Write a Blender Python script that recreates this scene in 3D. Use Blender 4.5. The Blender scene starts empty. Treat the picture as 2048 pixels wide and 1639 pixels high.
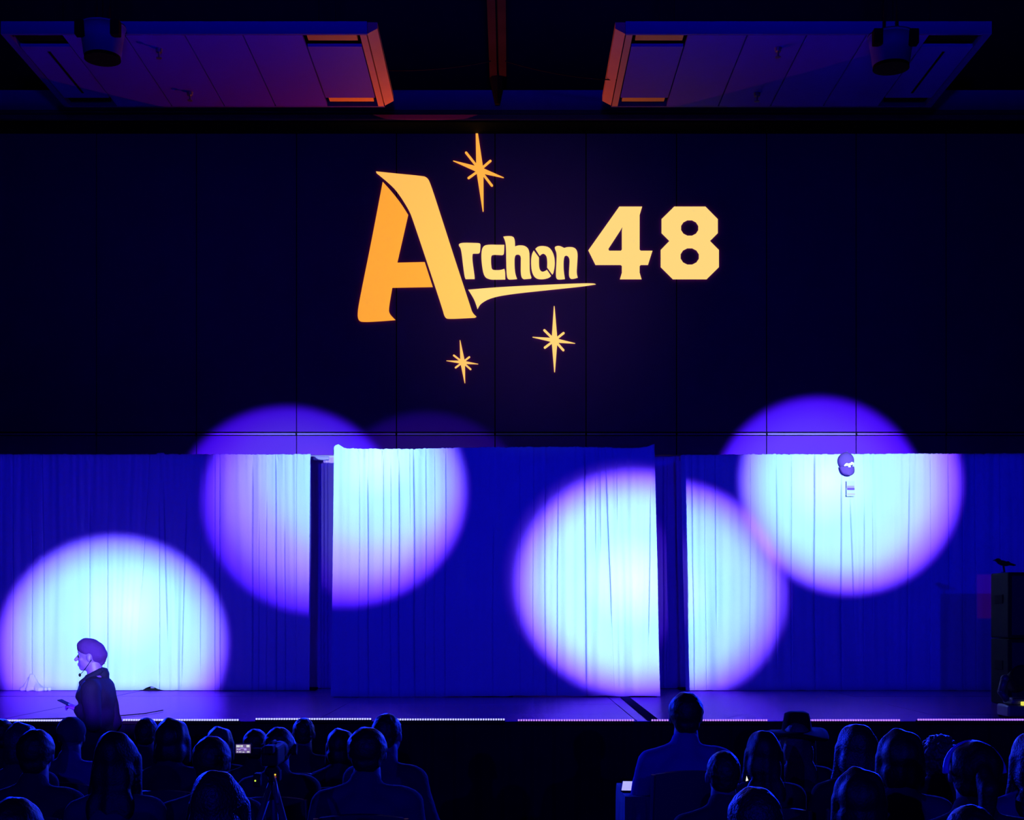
import bpy, bmesh, math, random
from mathutils import Vector, Matrix, noise
from mathutils.geometry import tessellate_polygon

# ------------------------------------------------------------------ frame
F = 2800.0          # focal length in pixels of the 2048 wide frame
VX, VY = 1020.0, 1230.0
CAMZ = 1.9
sc = bpy.context.scene
col = sc.collection
PI = math.pi

def W(px, py, d):
    """world point that lies at depth d under a photo pixel"""
    return Vector(((px - VX) / F * d, d, CAMZ - (py - VY) / F * d))

def X(px, d):
    return (px - VX) / F * d

def Z(py, d):
    return CAMZ - (py - VY) / F * d

cam = bpy.data.cameras.new('camera')
co = bpy.data.objects.new('camera', cam)
col.objects.link(co)
co.location = (0, 0, CAMZ)
co.rotation_euler = (PI / 2, 0, 0)
cam.sensor_width = 36
cam.lens = F / 2048 * 36
cam.shift_x = (1024 - VX) / 2048
cam.shift_y = (VY - 819.5) / 2048
cam.clip_end = 100
sc.camera = co
sc.view_settings.view_transform = 'Standard'
sc.view_settings.look = 'None'
sc.view_settings.exposure = 0
sc.view_settings.gamma = 1
sc.view_settings.use_curve_mapping = False

w = bpy.data.worlds.new('world')
sc.world = w
w.use_nodes = True
w.node_tree.nodes['Background'].inputs[0].default_value = (0.02, 0.01, 0.35, 1)
w.node_tree.nodes['Background'].inputs[1].default_value = 0.004

# ------------------------------------------------------------------ lights
def math_node(nt, op, a, b=None, c=None):
    n = nt.nodes.new('ShaderNodeMath')
    n.operation = op
    for i, v in enumerate((a, b, c)):
        if v is None:
            continue
        if isinstance(v, (int, float)):
            n.inputs[i].default_value = v
        else:
            nt.links.new(v, n.inputs[i])
    return n.outputs[0]

def sstep(nt, x, lo, hi):
    n = nt.nodes.new('ShaderNodeMapRange')
    n.interpolation_type = 'SMOOTHSTEP'
    nt.links.new(x, n.inputs[0])
    n.inputs[1].default_value = lo
    n.inputs[2].default_value = hi
    n.inputs[3].default_value = 0
    n.inputs[4].default_value = 1
    return n.outputs[0]

def lamp(name, loc, target, tan_half, energy, soft=0.05):
    l = bpy.data.lights.new(name, 'SPOT')
    l.energy = energy
    l.shadow_soft_size = soft
    l.spot_size = 2 * math.atan(tan_half)
    l.spot_blend = 0.0
    o = bpy.data.objects.new(name, l)
    col.objects.link(o)
    o.location = loc
    o.rotation_euler = (Vector(target) - Vector(loc)).to_track_quat('-Z', 'Y').to_euler()
    l.use_nodes = True
    nt = l.node_tree
    em = nt.nodes['Emission']
    tc = nt.nodes.new('ShaderNodeTexCoord')
    sp = nt.nodes.new('ShaderNodeSeparateXYZ')
    nt.links.new(tc.outputs['Normal'], sp.inputs[0])
    az = math_node(nt, 'ABSOLUTE', sp.outputs[2])
    u = math_node(nt, 'DIVIDE', sp.outputs[0], az)
    v = math_node(nt, 'DIVIDE', sp.outputs[1], az)
    return o, nt, em, u, v

def beam_spot(name, loc, target, tr, energy, hot=(0, 0), spread=1.0, edge=0.085):
    """moving-head profile beam: a lens disc with a chromatic rim and a hot spot"""
    o, nt, em, u, v = lamp(name, loc, target, tr * 1.12, energy, 0.06)
    u = math_node(nt, 'DIVIDE', u, tr)
    v = math_node(nt, 'DIVIDE', v, tr)
    rho = math_node(nt, 'SQRT', math_node(nt, 'ADD', math_node(nt, 'MULTIPLY', u, u), math_node(nt, 'MULTIPLY', v, v)))
    mask = sstep(nt, rho, 1.03, 1.03 - edge)
    du = math_node(nt, 'SUBTRACT', u, hot[0])
    dv = math_node(nt, 'SUBTRACT', v, hot[1])
    rh = math_node(nt, 'SQRT', math_node(nt, 'ADD', math_node(nt, 'MULTIPLY', du, du), math_node(nt, 'MULTIPLY', dv, dv)))
    rh = math_node(nt, 'DIVIDE', rh, 1.6 * spread)
    cr = nt.nodes.new('ShaderNodeValToRGB')
    nt.links.new(rh, cr.inputs[0])
    el = cr.color_ramp.elements
    stops = [(0.0, (.62, .95, 1)), (.10, (.52, .92, 1)), (.24, (.37, .85, 1)), (.42, (.38, .66, 1)), (.54, (.40, .37, 1)), (.66, (.34, .205, .95)), (.80, (.21, .09, .8)), (1.0, (.11, .032, .7))]
    el[0].position, el[0].color = stops[0][0], (*stops[0][1], 1)
    el[1].position, el[1].color = stops[-1][0], (*stops[-1][1], 1)
    for p, c in stops[1:-1]:
        e = el.new(p)
        e.color = (*c, 1)
    # the rim loses red and green before blue
    s2 = nt.nodes.new('ShaderNodeSeparateColor')
    nt.links.new(cr.outputs[0], s2.inputs[0])
    cb = nt.nodes.new('ShaderNodeCombineColor')
    mg = math_node(nt, 'MULTIPLY', mask, sstep(nt, rho, 1.08, .66))
    mr = math_node(nt, 'MULTIPLY', mask, sstep(nt, rho, 1.36, .60))
    nt.links.new(math_node(nt, 'MULTIPLY', s2.outputs[0], mr), cb.inputs[0])
    nt.links.new(math_node(nt, 'MULTIPLY', s2.outputs[1], mg), cb.inputs[1])
    nt.links.new(math_node(nt, 'MULTIPLY', s2.outputs[2], mask), cb.inputs[2])
    nt.links.new(cb.outputs[0], em.inputs[0])
    return o

E0 = 43000
beam_spot('beam_light', (1.2, -4, 3.2), W(228, 1291, 14.9), .0597, E0, hot=(.1, .33), spread=1.2)
beam_spot('beam_light', (4.24, -4, 3.1), W(694, 983, 13.7), .0600, E0 * .8, hot=(.25, .30), spread=.98)
beam_spot('beam_light', (-5.3, -4, 3.1), W(1267, 1167, 13.7), .0590, E0, hot=(-.02, .02), spread=1.12)
beam_spot('beam_light', (2.5, -4, 3.9), W(1700, 965, 14.9), .0622, E0 * .95, hot=(-.2, .03), spread=1.15)

# weaker crossing beams that reach into the slots between the runs
beam_spot('beam_light', (-4.4, -4, 3.1), W(702, 985, 13.7), .0600, E0 * .09, spread=1.0)
beam_spot('beam_light', (7.4, -4, 3.1), W(1258, 1150, 13.7), .0590, E0 * .09, spread=1.0)
# unseen lamps added in mid-air over the stage to rim the audience
for rx, re in ((-4.6, 2600), (-1.4, 1500), (4.4, 2600), (2.0, 900)):
    o, nt, em, u, v = lamp('rim_light', (rx, 12.9, 2.75), (rx * .9, 6.4, 1.55), 1.1, re, .0)
    cc = nt.nodes.new('ShaderNodeMix')
    cc.data_type = 'RGBA'
    cc.inputs[6].default_value = (0, 0, 0, 1)
    cc.inputs[7].default_value = (.004, .02, 1, 1)
    nt.links.new(sstep(nt, math_node(nt, 'ABSOLUTE', v), .36, .22), cc.inputs[0])
    nt.links.new(cc.outputs[2], em.inputs[0])

# blue wash from the lighting truss behind the seats, shuttered at the top of the drapes
for wx, we in ((-3.0, 2500), (3.2, 2300)):
    o, nt, em, u, v = lamp('wash_light', (wx, -4.2, 3.60), (wx * .3, 14.9, 3.60), .62, we, .04)
    m = math_node(nt, 'MULTIPLY', sstep(nt, v, 0.0028, -0.001), sstep(nt, math_node(nt, 'ABSOLUTE', u), .6, .25))
    m = math_node(nt, 'MULTIPLY', m, math_node(nt, 'ADD', math_node(nt, 'MULTIPLY', sstep(nt, v, -.2, -.02), .5), .5))
    cc = nt.nodes.new('ShaderNodeMix')
    cc.data_type = 'RGBA'
    cc.inputs[6].default_value = (0, 0, 0, 1)
    cc.inputs[7].default_value = (.001, .004, 1, 1)
    nt.links.new(m, cc.inputs[0])
    nt.links.new(cc.outputs[2], em.inputs[0])

# unseen soft lamp added to throw blue on the ceiling clouds and wall head
o, nt, em, u, v = lamp('wash_light', (0, -2, 3.2), (0, 15, 8.0), .60, 9500, .25)
cc = nt.nodes.new('ShaderNodeMix')
cc.data_type = 'RGBA'
cc.inputs[6].default_value = (0, 0, 0, 1)
cc.inputs[7].default_value = (.02, 0.0, 1, 1)
nt.links.new(math_node(nt, 'MULTIPLY', math_node(nt, 'ADD', sstep(nt, v, -.03, .06), .028), sstep(nt, math_node(nt, 'ABSOLUTE', u), .6, .1)), cc.inputs[0])
nt.links.new(cc.outputs[2], em.inputs[0])

# warm lamp of the projected sign: a hot spot over the word and a weak halo beyond
sgn = W(1060, 560, 17.0)
o, nt, em, u, v = lamp('sign_lamp', (.25, -1.0, 2.7), sgn, .42, 30000, .03)
hr = math_node(nt, 'SQRT', math_node(nt, 'ADD', math_node(nt, 'MULTIPLY', u, u), math_node(nt, 'MULTIPLY', v, v)))
hotm = math_node(nt, 'MULTIPLY', sstep(nt, hr, .135, .0), .55)
cc = nt.nodes.new('ShaderNodeCombineColor')
nt.links.new(math_node(nt, 'MULTIPLY', hotm, .05), cc.inputs[0])
nt.links.new(math_node(nt, 'MULTIPLY', hotm, .13), cc.inputs[1])
nt.links.new(math_node(nt, 'MULTIPLY', hotm, .035), cc.inputs[2])
nt.links.new(cc.outputs[0], em.inputs[0])

# unseen amber lamp added before the sign to warm the ceiling clouds
o, nt, em, u, v = lamp('sign_glow_fill', (-1.0, 16.3, 5.9), (-1.0, 14.9, 7.1), 1.6, 125, .0)
em.inputs[0].default_value = (1, .13, .045, 1)

# small red patch thrown on the drapes beside the loudspeaker
o, nt, em, u, v = lamp('red_lamp', (7.5, 2.0, 2.2), W(2002, 1192, 14.9), .05, 170, .01)
cc = nt.nodes.new('ShaderNodeMix')
cc.data_type = 'RGBA'
cc.inputs[6].default_value = (0, 0, 0, 1)
cc.inputs[7].default_value = (1, 0, .02, 1)
rm = math_node(nt, 'MULTIPLY', sstep(nt, math_node(nt, 'ABSOLUTE', u), .021, .019), sstep(nt, math_node(nt, 'ABSOLUTE', v), .0185, .017))
nt.links.new(rm, cc.inputs[0])
nt.links.new(cc.outputs[2], em.inputs[0])

# ------------------------------------------------------------------ materials
def mat(name, c, rough=.7, spec=.3, var=.12, scale=6.0, bump=0.0, bscale=200, metal=0.0, emit=None, es=1.0, sheen=0):
    m = bpy.data.materials.new(name)
    m.use_nodes = True
    nt = m.node_tree
    b = nt.nodes['Principled BSDF']
    b.inputs['Roughness'].default_value = rough
    b.inputs['Specular IOR Level'].default_value = spec
    b.inputs['Metallic'].default_value = metal
    if sheen:
        b.inputs['Sheen Weight'].default_value = sheen
    tc = nt.nodes.new('ShaderNodeTexCoord')
    n = nt.nodes.new('ShaderNodeTexNoise')
    n.inputs['Scale'].default_value = scale
    nt.links.new(tc.outputs['Object'], n.inputs['Vector'])
    mx = nt.nodes.new('ShaderNodeMix')
    mx.data_type = 'RGBA'
    mx.inputs[6].default_value = (*[x * (1 - var) for x in c], 1)
    mx.inputs[7].default_value = (*[min(1, x * (1 + var)) for x in c], 1)
    nt.links.new(n.outputs[0], mx.inputs[0])
    nt.links.new(mx.outputs[2], b.inputs['Base Color'])
    if bump:
        n2 = nt.nodes.new('ShaderNodeTexNoise')
        n2.inputs['Scale'].default_value = bscale
        nt.links.new(tc.outputs['Object'], n2.inputs['Vector'])
        bp = nt.nodes.new('ShaderNodeBump')
        bp.inputs['Strength'].default_value = bump
        bp.inputs['Distance'].default_value = .01
        nt.links.new(n2.outputs[0], bp.inputs['Height'])
        nt.links.new(bp.outputs[0], b.inputs['Normal'])
    if emit:
        b.inputs['Emission Color'].default_value = (*emit, 1)
        b.inputs['Emission Strength'].default_value = es
    return m

M = {}
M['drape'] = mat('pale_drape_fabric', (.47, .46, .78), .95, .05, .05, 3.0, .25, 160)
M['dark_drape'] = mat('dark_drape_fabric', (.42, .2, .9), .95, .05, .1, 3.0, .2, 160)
M['wall'] = mat('navy_wall_fabric', (.12, .018, .42), .95, .03, .06, 2.0, .1, 120)
M['wall_low'] = mat('navy_wall_board', (.15, .024, .52), .9, .05, .06, 2.0, .1, 120)
M['rail'] = mat('rail_paint', (.26, .10, .75), .5, .3)
M['band'] = mat('wall_head_paint', (.10, .006, .75), .8, .1)
M['mould'] = mat('moulding_paint', (.055, .008, .22), .7, .15)
M['black'] = mat('matt_black', (.006, .006, .009), .8, .1, .2)
M['ceil'] = mat('dark_ceiling_paint', (.004, .003, .012), .9, .05, .2)
M['floor'] = mat('hall_carpet', (.010, .004, .02), .95, .05, .4, 12, .4, 90)
M['stage'] = mat('stage_deck_ply', (.17, .065, .50), .6, .2, .16, 1.3, .15, 40)
M['stage_skirt'] = mat('stage_skirt_cloth', (.003, .0015, .014), .95, .03, .3)
def glossy_deck(name, c, g, rough, w):
    m = mat(name, c, .7, .0, .16, 1.3, .12, 40)
    nt = m.node_tree
    b = nt.nodes['Principled BSDF']
    gl = nt.nodes.new('ShaderNodeBsdfAnisotropic')
    gl.inputs['Color'].default_value = (*g, 1)
    gl.inputs['Roughness'].default_value = rough
    mx = nt.nodes.new('ShaderNodeMixShader')
    mx.inputs[0].default_value = w
    nt.links.new(b.outputs[0], mx.inputs[1])
    nt.links.new(gl.outputs[0], mx.inputs[2])
    nt.links.new(mx.outputs[0], nt.nodes['Material Output'].inputs['Surface'])
    return m
M['stage'] = glossy_deck('stage_deck_paint', (.12, .035, .45), (.46, .16, .80), .26, .72)
M['tape'] = mat('dark_gaffer_tape', (.02, .006, .12), .95, .0)
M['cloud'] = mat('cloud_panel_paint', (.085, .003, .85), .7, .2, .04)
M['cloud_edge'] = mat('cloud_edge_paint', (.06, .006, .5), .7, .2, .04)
M['cloud_frame_lit'] = mat('cloud_frame_amber_lit', (.62, .30, .26), .6, .2, .04)  # inner end only: amber light put into the frame colour
M['dark_slot'] = mat('slot_black', (.01, .008, .012), .9, .05)
M['slot_cover_lit'] = mat('slot_cover_amber_lit', (.8, .5, .12), .6, .2, .02)  # amber light on the inner slots, put into the plate colour
M['metal'] = mat('brushed_metal', (.35, .35, .38), .35, .5, .05, metal=.8)
M['steel'] = mat('rusty_steel', (.03, .012, .02), .8, .05, .5, 2.0)
M['pipe'] = mat('pale_pipe', (.3, .2, .6), .4, .5, .02)
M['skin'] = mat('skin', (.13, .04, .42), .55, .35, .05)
M['skin_dim'] = mat('skin_in_shade', (.06, .02, .09), .6, .3, .05)  # audience copy of the skin with shade put into its colour
M['shirt_dark'] = mat('dark_shirt', (.012, .004, .03), .9, .1, .2, 8, .3, 80)
M['shirt_mid'] = mat('mid_shirt', (.02, .008, .06), .9, .1, .2, 8, .3, 80)
M['shirt_light'] = mat('pale_blue_shirt', (.04, .02, .15), .9, .1, .06, 8, .2, 80)
M['shirt_blue'] = mat('light_shirt', (.045, .015, .22), .9, .1, .06, 8, .2, 80)
M['jacket'] = mat('dark_jacket', (.003, .001, .026), .85, .15, .15, 8, .3, 90)
M['trouser'] = mat('dark_trousers', (.008, .003, .02), .9, .1)
M['shoe'] = mat('black_shoe', (.01, .01, .012), .5, .3)
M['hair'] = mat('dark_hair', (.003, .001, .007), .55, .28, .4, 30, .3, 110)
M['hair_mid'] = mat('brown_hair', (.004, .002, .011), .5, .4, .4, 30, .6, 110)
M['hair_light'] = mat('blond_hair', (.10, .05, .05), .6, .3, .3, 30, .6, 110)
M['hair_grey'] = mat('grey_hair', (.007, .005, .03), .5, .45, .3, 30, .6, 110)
M['hat'] = mat('black_felt', (.006, .006, .008), .95, .05)
M['bandana'] = mat('bandana_cloth', (.045, .007, .14), .9, .05, .15, 10, .2, 60)
M['chair'] = mat('dark_chair_vinyl', (.012, .010, .018), .5, .35)
M['chrome'] = mat('chair_metal', (.22, .2, .26), .3, .6, .05, metal=.9)
M['paper'] = mat('white_paper', (.85, .85, .88), .8, .1, .02)
M['cap'] = mat('purple_cap_cloth', (.13, .05, .36), .9, .05, .05)
M['white'] = mat('white_print', (.85, .85, .88), .8, .1, .02)

def emis(name, c, s=1.0, base=(.02, .02, .02)):
    return mat(name, base, .6, .1, .0, emit=c, es=s)

# ------------------------------------------------------------------ object helpers
def tag(o, label=None, cat=None, group=None, kind=None):
    if label:
        o['label'] = label
    if cat:
        o['category'] = cat
    if group:
        o['group'] = group
    if kind:
        o['kind'] = kind
    return o

def empty(name, loc=(0, 0, 0), label=None, cat=None, group=None, rz=0.0, kind=None):
    o = bpy.data.objects.new(name, None)
    col.objects.link(o)
    o.location = loc
    o.rotation_euler = (0, 0, rz)
    return tag(o, label, cat, group, kind)

def link(name, me, parent=None, m=None, smooth=False):
    if m is not None and not me.materials:
        me.materials.append(m)
    if smooth:
        for p in me.polygons:
            p.use_smooth = True
    o = bpy.data.objects.new(name, me)
    col.objects.link(o)
    if parent is not None:
        o.parent = parent
    return o

def obj(name, bm, m, parent=None, smooth=False):
    me = bpy.data.meshes.new(name)
    bm.normal_update()
    bm.to_mesh(me)
    bm.free()
    return link(name, me, parent, m, smooth)

def box(bm, c, s, rot=None, bevel=0.0):
    r = bmesh.ops.create_cube(bm, size=1)
    vs = r['verts']
    if bevel:
        for v in vs:
            v.co = Vector((v.co.x * s[0], v.co.y * s[1], v.co.z * s[2]))
        es = list({e for v in vs for e in v.link_edges})
        g = bmesh.ops.bevel(bm, geom=es, offset=bevel, segments=2, affect='EDGES', profile=.5)
        vs = list(set(g['verts']) | {v for v in vs if v.is_valid})
        mt = Matrix.Translation(c) @ (rot.to_4x4() if rot else Matrix())
        bmesh.ops.transform(bm, matrix=mt, verts=vs)
        return vs
    mt = Matrix.Translation(c) @ (rot.to_4x4() if rot else Matrix()) @ Matrix.Diagonal((s[0], s[1], s[2], 1))
    bmesh.ops.transform(bm, matrix=mt, verts=vs)
    return vs

def boxobj(name, c, s, m, parent=None, bevel=0.0, rot=None):
    bm = bmesh.new()
    box(bm, Vector(c), s, rot, bevel)
    return obj(name, bm, m, parent)

def cone(bm, p0, p1, r0, r1, seg=16, caps=True):
    p0, p1 = Vector(p0), Vector(p1)
    d = p1 - p0
    q = d.to_track_quat('Z', 'Y').to_matrix().to_4x4()
    mt = Matrix.Translation((p0 + p1) / 2) @ q
    r = bmesh.ops.create_cone(bm, cap_ends=caps, segments=seg, radius1=max(r0, 1e-4), radius2=max(r1, 1e-4), depth=d.length, matrix=mt)
    return r['verts']

def ball(bm, c, r, u=16, v=12, rot=None):
    g = bmesh.ops.create_uvsphere(bm, u_segments=u, v_segments=v, radius=1)
    if isinstance(r, (int, float)):
        r = (r, r, r)
    mt = Matrix.Translation(c) @ (rot.to_4x4() if rot else Matrix()) @ Matrix.Diagonal((*r, 1))
    bmesh.ops.transform(bm, matrix=mt, verts=g['verts'])
    return g['verts']

def tube(name, pts, r, m, parent=None, seg=8):
    bm = bmesh.new()
    pts = [Vector(p) for p in pts]
    rings = []
    for i, p in enumerate(pts):
        a = pts[max(0, i - 1)]
        b = pts[min(len(pts) - 1, i + 1)]
        q = (b - a).to_track_quat('Z', 'Y').to_matrix()
        rings.append([bm.verts.new(p + q @ Vector((math.cos(t * 2 * PI / seg) * r, math.sin(t * 2 * PI / seg) * r, 0))) for t in range(seg)])
    for i in range(len(rings) - 1):
        for k in range(seg):
            bm.faces.new((rings[i][k], rings[i][(k + 1) % seg], rings[i + 1][(k + 1) % seg], rings[i + 1][k]))
    bm.faces.new(rings[0][::-1])
    bm.faces.new(rings[-1])
    return obj(name, bm, m, parent, True)

def blob(prims, voxel=.008, smooth=4, noise_amp=0.0, noise_scale=20.0, noise_pow=1):
    """one continuous surface grown over ellipsoids ('e') and tapered limbs ('c')"""
    bm = bmesh.new()
    for p in prims:
        if p[0] == 'e':
            ball(bm, Vector(p[1]), p[2], 24, 16, p[3] if len(p) > 3 else None)
        else:
            _, a, b, r0, r1 = p
            cone(bm, a, b, r0, r1, 16)
            ball(bm, Vector(a), r0, 16, 10)
            ball(bm, Vector(b), r1, 16, 10)
    me = bpy.data.meshes.new('tmp')
    bm.to_mesh(me)
    bm.free()
    o = bpy.data.objects.new('tmp', me)
    col.objects.link(o)
    md = o.modifiers.new('r', 'REMESH')
    md.mode = 'VOXEL'
    md.voxel_size = voxel
    if smooth:
        ms = o.modifiers.new('s', 'SMOOTH')
        ms.iterations = smooth
        ms.factor = .5
    dg = bpy.context.evaluated_depsgraph_get()
    out = bpy.data.meshes.new_from_object(o.evaluated_get(dg))
    bpy.data.objects.remove(o)
    if noise_amp:
        ns = [v.normal.copy() for v in out.vertices]
        for v, n in zip(out.vertices, ns):
            q = Vector((v.co.x * noise_scale, v.co.y * noise_scale, v.co.z * noise_scale / noise_pow))
            v.co += n * noise.noise(q) * noise_amp
    for p in out.polygons:
        p.use_smooth = True
    out.materials.clear()
    return out

# ------------------------------------------------------------------ hall shell
WY = 17.0
def struct(name, bm, m, parent=None):
    o = obj(name, bm, m, parent)
    if parent is None:
        o['kind'] = 'structure'
    return o

bm = bmesh.new(); box(bm, Vector((0, 6, -.1)), (24, 28, .2)); struct('floor', bm, M['floor'])
bm = bmesh.new(); box(bm, Vector((0, 6, 11.1)), (24, 28, .2)); struct('ceiling', bm, M['ceil'])
bm = bmesh.new(); box(bm, Vector((-11.9, 6, 5.5)), (.2, 28, 11)); struct('wall_left', bm, M['ceil'])
bm = bmesh.new(); box(bm, Vector((11.9, 6, 5.5)), (.2, 28, 11)); struct('wall_right', bm, M['ceil'])
bm = bmesh.new(); box(bm, Vector((0, -7.9, 5.5)), (24, .2, 11)); struct('wall_front', bm, M['ceil'])
bm = bmesh.new(); box(bm, Vector((0, 19.2, 5.5)), (24, .2, 11)); struct('wall_outer', bm, M['ceil'])

wall = empty('wall_back', (0, WY, 0), kind='structure')
boxobj('wall_core', (0, .12, 3.95), (23.6, .16, 7.9), M['black'], wall)
edges = [-600, -405, -207, -7, 193, 393, 593, 793, 990, 1172, 1353, 1533, 1712, 1892, 2072, 2260, 2450, 2640]
zr = Z(868, WY)
for i in range(len(edges) - 1):
    x0, x1 = X(edges[i], WY) + .006, X(edges[i + 1], WY) - .006
    boxobj('wall_panel', ((x0 + x1) / 2, .02, (zr + .03 + 7.86) / 2), (x1 - x0, .05, 7.86 - zr - .03), M['wall'], wall)
    boxobj('lower_wall_panel', ((x0 + x1) / 2, .02, (zr - .02) / 2), (x1 - x0, .05, zr - .02), M['wall_low'], wall)
    boxobj('rail', ((x0 + x1) / 2, -.012, zr), (x1 - x0 - .01, .02, .022), M['rail'], wall)

# wall head band and moulding
BY = 16.6
bm = bmesh.new()
box(bm, Vector((0, BY + .3, (Z(180, BY) + Z(222, BY)) / 2)), (23.6, .6, Z(180, BY) - Z(222, BY)))
struct('trim_1', bm, M['band'])
bm = bmesh.new()
za, zb = Z(223, BY), Z(241, BY)
prof = [(0, za), (-.05, za), (-.06, za - .02), (-.035, (za + zb) / 2 + .01), (-.07, (za + zb) / 2 - .01), (-.05, zb), (0, zb)]
for x in (-11.8, 11.8):
    for y, z in prof:
        bm.verts.new((x, BY - .005 + y, z))
bm.verts.ensure_lookup_table()
n = len(prof)
for i in range(n):
    j = (i + 1) % n
    bm.faces.new((bm.verts[i], bm.verts[j], bm.verts[n + j], bm.verts[n + i]))
bm.faces.new([bm.verts[i] for i in range(n)])
bm.faces.new([bm.verts[n + i] for i in range(n)][::-1])
bmesh.ops.recalc_face_normals(bm, faces=bm.faces)
struct('trim_2', bm, M['mould'])
# soffit behind the moulding
bm = bmesh.new(); box(bm, Vector((0, BY + .30, zb - .01)), (23.6, .6, .02)); struct('trim_3', bm, M['black'])

# roof beam running to the wall head
bt = empty('roof_beam', (0, 0, 0), 'narrow rusty steel roof beam above the middle of the stage, between the two ceiling clouds', 'beam')
bx = X(995, 16.4)
zb0 = 8.22
for dx in (-.055, .055):
    bm = bmesh.new(); box(bm, Vector((X(995, 15.8) + dx, 14.6, zb0 + .08)), (.085, 3.9, .16)); obj('flange', bm, M['steel'], bt)
bm = bmesh.new(); box(bm, Vector((X(995, 15.8), 14.6, zb0 + .13)), (.05, 3.86, .16)); obj('web', bm, M['black'], bt)
bm = bmesh.new()
cone(bm, (X(995, 16.5), 16.48, zb0 + .02), (X(995, 16.5), 16.48, Z(210, 16.5)), .10, .03, 8)
obj('end_bracket', bm, M['black'], bt)
# sagging cables from cloud to beam
def sag(p, q, s, r, nm, lab):
    pts = []
    for i in range(17):
        t = i / 16
        v = Vector(p).lerp(Vector(q), t)
        v.z -= s * 4 * t * (1 - t)
        pts.append(v)
    tag(tube(nm, pts, r, M['steel']), lab, 'cable', 'sagging ceiling cables')
sag(W(765, 140, 14.6), W(982, 122, 14.6), .035, .006, 'ceiling_cable', 'thin cable sagging from the left ceiling cloud to the roof beam')
sag(W(1010, 122, 14.6), W(1235, 160, 14.6), .04, .006, 'ceiling_cable', 'thin cable sagging from the roof beam to the right ceiling cloud')

# ------------------------------------------------------------------ ceiling clouds
def cloud(side, xi, xo, seams, label, slotlab):
    """xi: inner end (towards the middle), xo: outer end; bottom at CZ"""
    CZ, y0, y1 = 7.45, 13.37, 15.3
    t = empty('ceiling_cloud', ((xi + xo) / 2, (y0 + y1) / 2, CZ), label, 'ceiling panel', 'suspended ceiling clouds')
    cx, cy = t.location.x, t.location.y
    sg = 1 if xi > xo else -1           # +1: inner end on the right
    def b(name, x0, x1, ya, yb, z0, z1, m, parent=t):
        return boxobj(name, ((x0 + x1) / 2 - cx, (ya + yb) / 2 - cy, (z0 + z1) / 2), (abs(x1 - x0), abs(yb - ya), z1 - z0), m, parent)
    b('backing', xi, xo, y0 + .03, y1 - .03, .10, .12, M['black'])
    # frame
    b('frame', xi, xo, y0, y0 + .03, 0, .12, M['cloud_edge'])
    b('frame', xi, xo, y1 - .03, y1, 0, .12, M['cloud_edge'])
    b('frame', xo, xo + sg * .07, y0 + .03, y1 - .03, 0, .12, M['cloud_edge'])
    # inner end: sill and raised lip
    b('frame', xi - sg * .07, xi - sg * .008, y0 + .03, y1 - .03, 0, .12, M['cloud_frame_lit'])
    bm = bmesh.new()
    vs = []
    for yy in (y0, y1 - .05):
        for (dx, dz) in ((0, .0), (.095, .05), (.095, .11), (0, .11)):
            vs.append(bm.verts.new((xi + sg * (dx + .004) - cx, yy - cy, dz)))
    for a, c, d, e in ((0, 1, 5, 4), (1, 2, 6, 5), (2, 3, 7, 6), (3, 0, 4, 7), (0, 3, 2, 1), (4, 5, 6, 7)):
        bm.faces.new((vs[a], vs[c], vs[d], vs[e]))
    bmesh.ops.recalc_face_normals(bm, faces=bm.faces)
    obj('end_lip', bm, M['cloud_frame_lit'], t)
    xs = [xi - sg * .075] + seams + [xo + sg * .075]
    for i in range(len(xs) - 1):
        a, c = xs[i] - sg * .007, xs[i + 1] + sg * .007
        if i in (0, len(xs) - 2):
            b('panel', a, c, y0 + .30, y1 - .28, 0, .03, M['cloud'])
            for (ya, yb) in ((y0 + .05, y0 + .29), (y1 - .27, y1 - .05)):
                s = b('light_slot', a - sg * .0, c, ya, yb, .075, .09, M['dark_slot'])
                f = boxobj('slot_cover', ((a + c) / 2 - cx, ya + .075 - cy, .03), (abs(c - a) - .05, .13, .03), M['slot_cover_lit'] if i == 0 else M['dark_slot'], s)  # plate added in each slot, amber-lit colour at the inner end
        else:
            b('panel', a, c, y0 + .035, y1 - .035, 0, .03, M['cloud'])
    # long slit of the outer panel
    xm = (xs[-1] + xs[-2]) / 2
    b('slit', xm - .012, xm + .012, y0 + .42, y1 - .42, -.004, .004, M['dark_slot'])
    # hanger rods
    for hx in (xi - sg * .5, xo + sg * .5):
        for hy in (y0 + .3, y1 - .3):
            bm = bmesh.new(); cone(bm, (hx - cx, hy - cy, .12), (hx - cx, hy - cy, 3.52), .006, .006, 6)
            obj('hanger_rod', bm, M['black'], t)
    return t
XF = lambda px: X(px, 15.3)
cloud(-1, XF(770), XF(130), [XF(657), XF(552), XF(450), XF(345), XF(235)],
      'panelled pale ceiling cloud on the left, its inner end lit amber', '')
cloud(1, XF(1222), XF(1862), [XF(1331), XF(1436), XF(1540), XF(1645), XF(1755)],
      'panelled pale ceiling cloud on the right, its inner end dull red', '')

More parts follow.
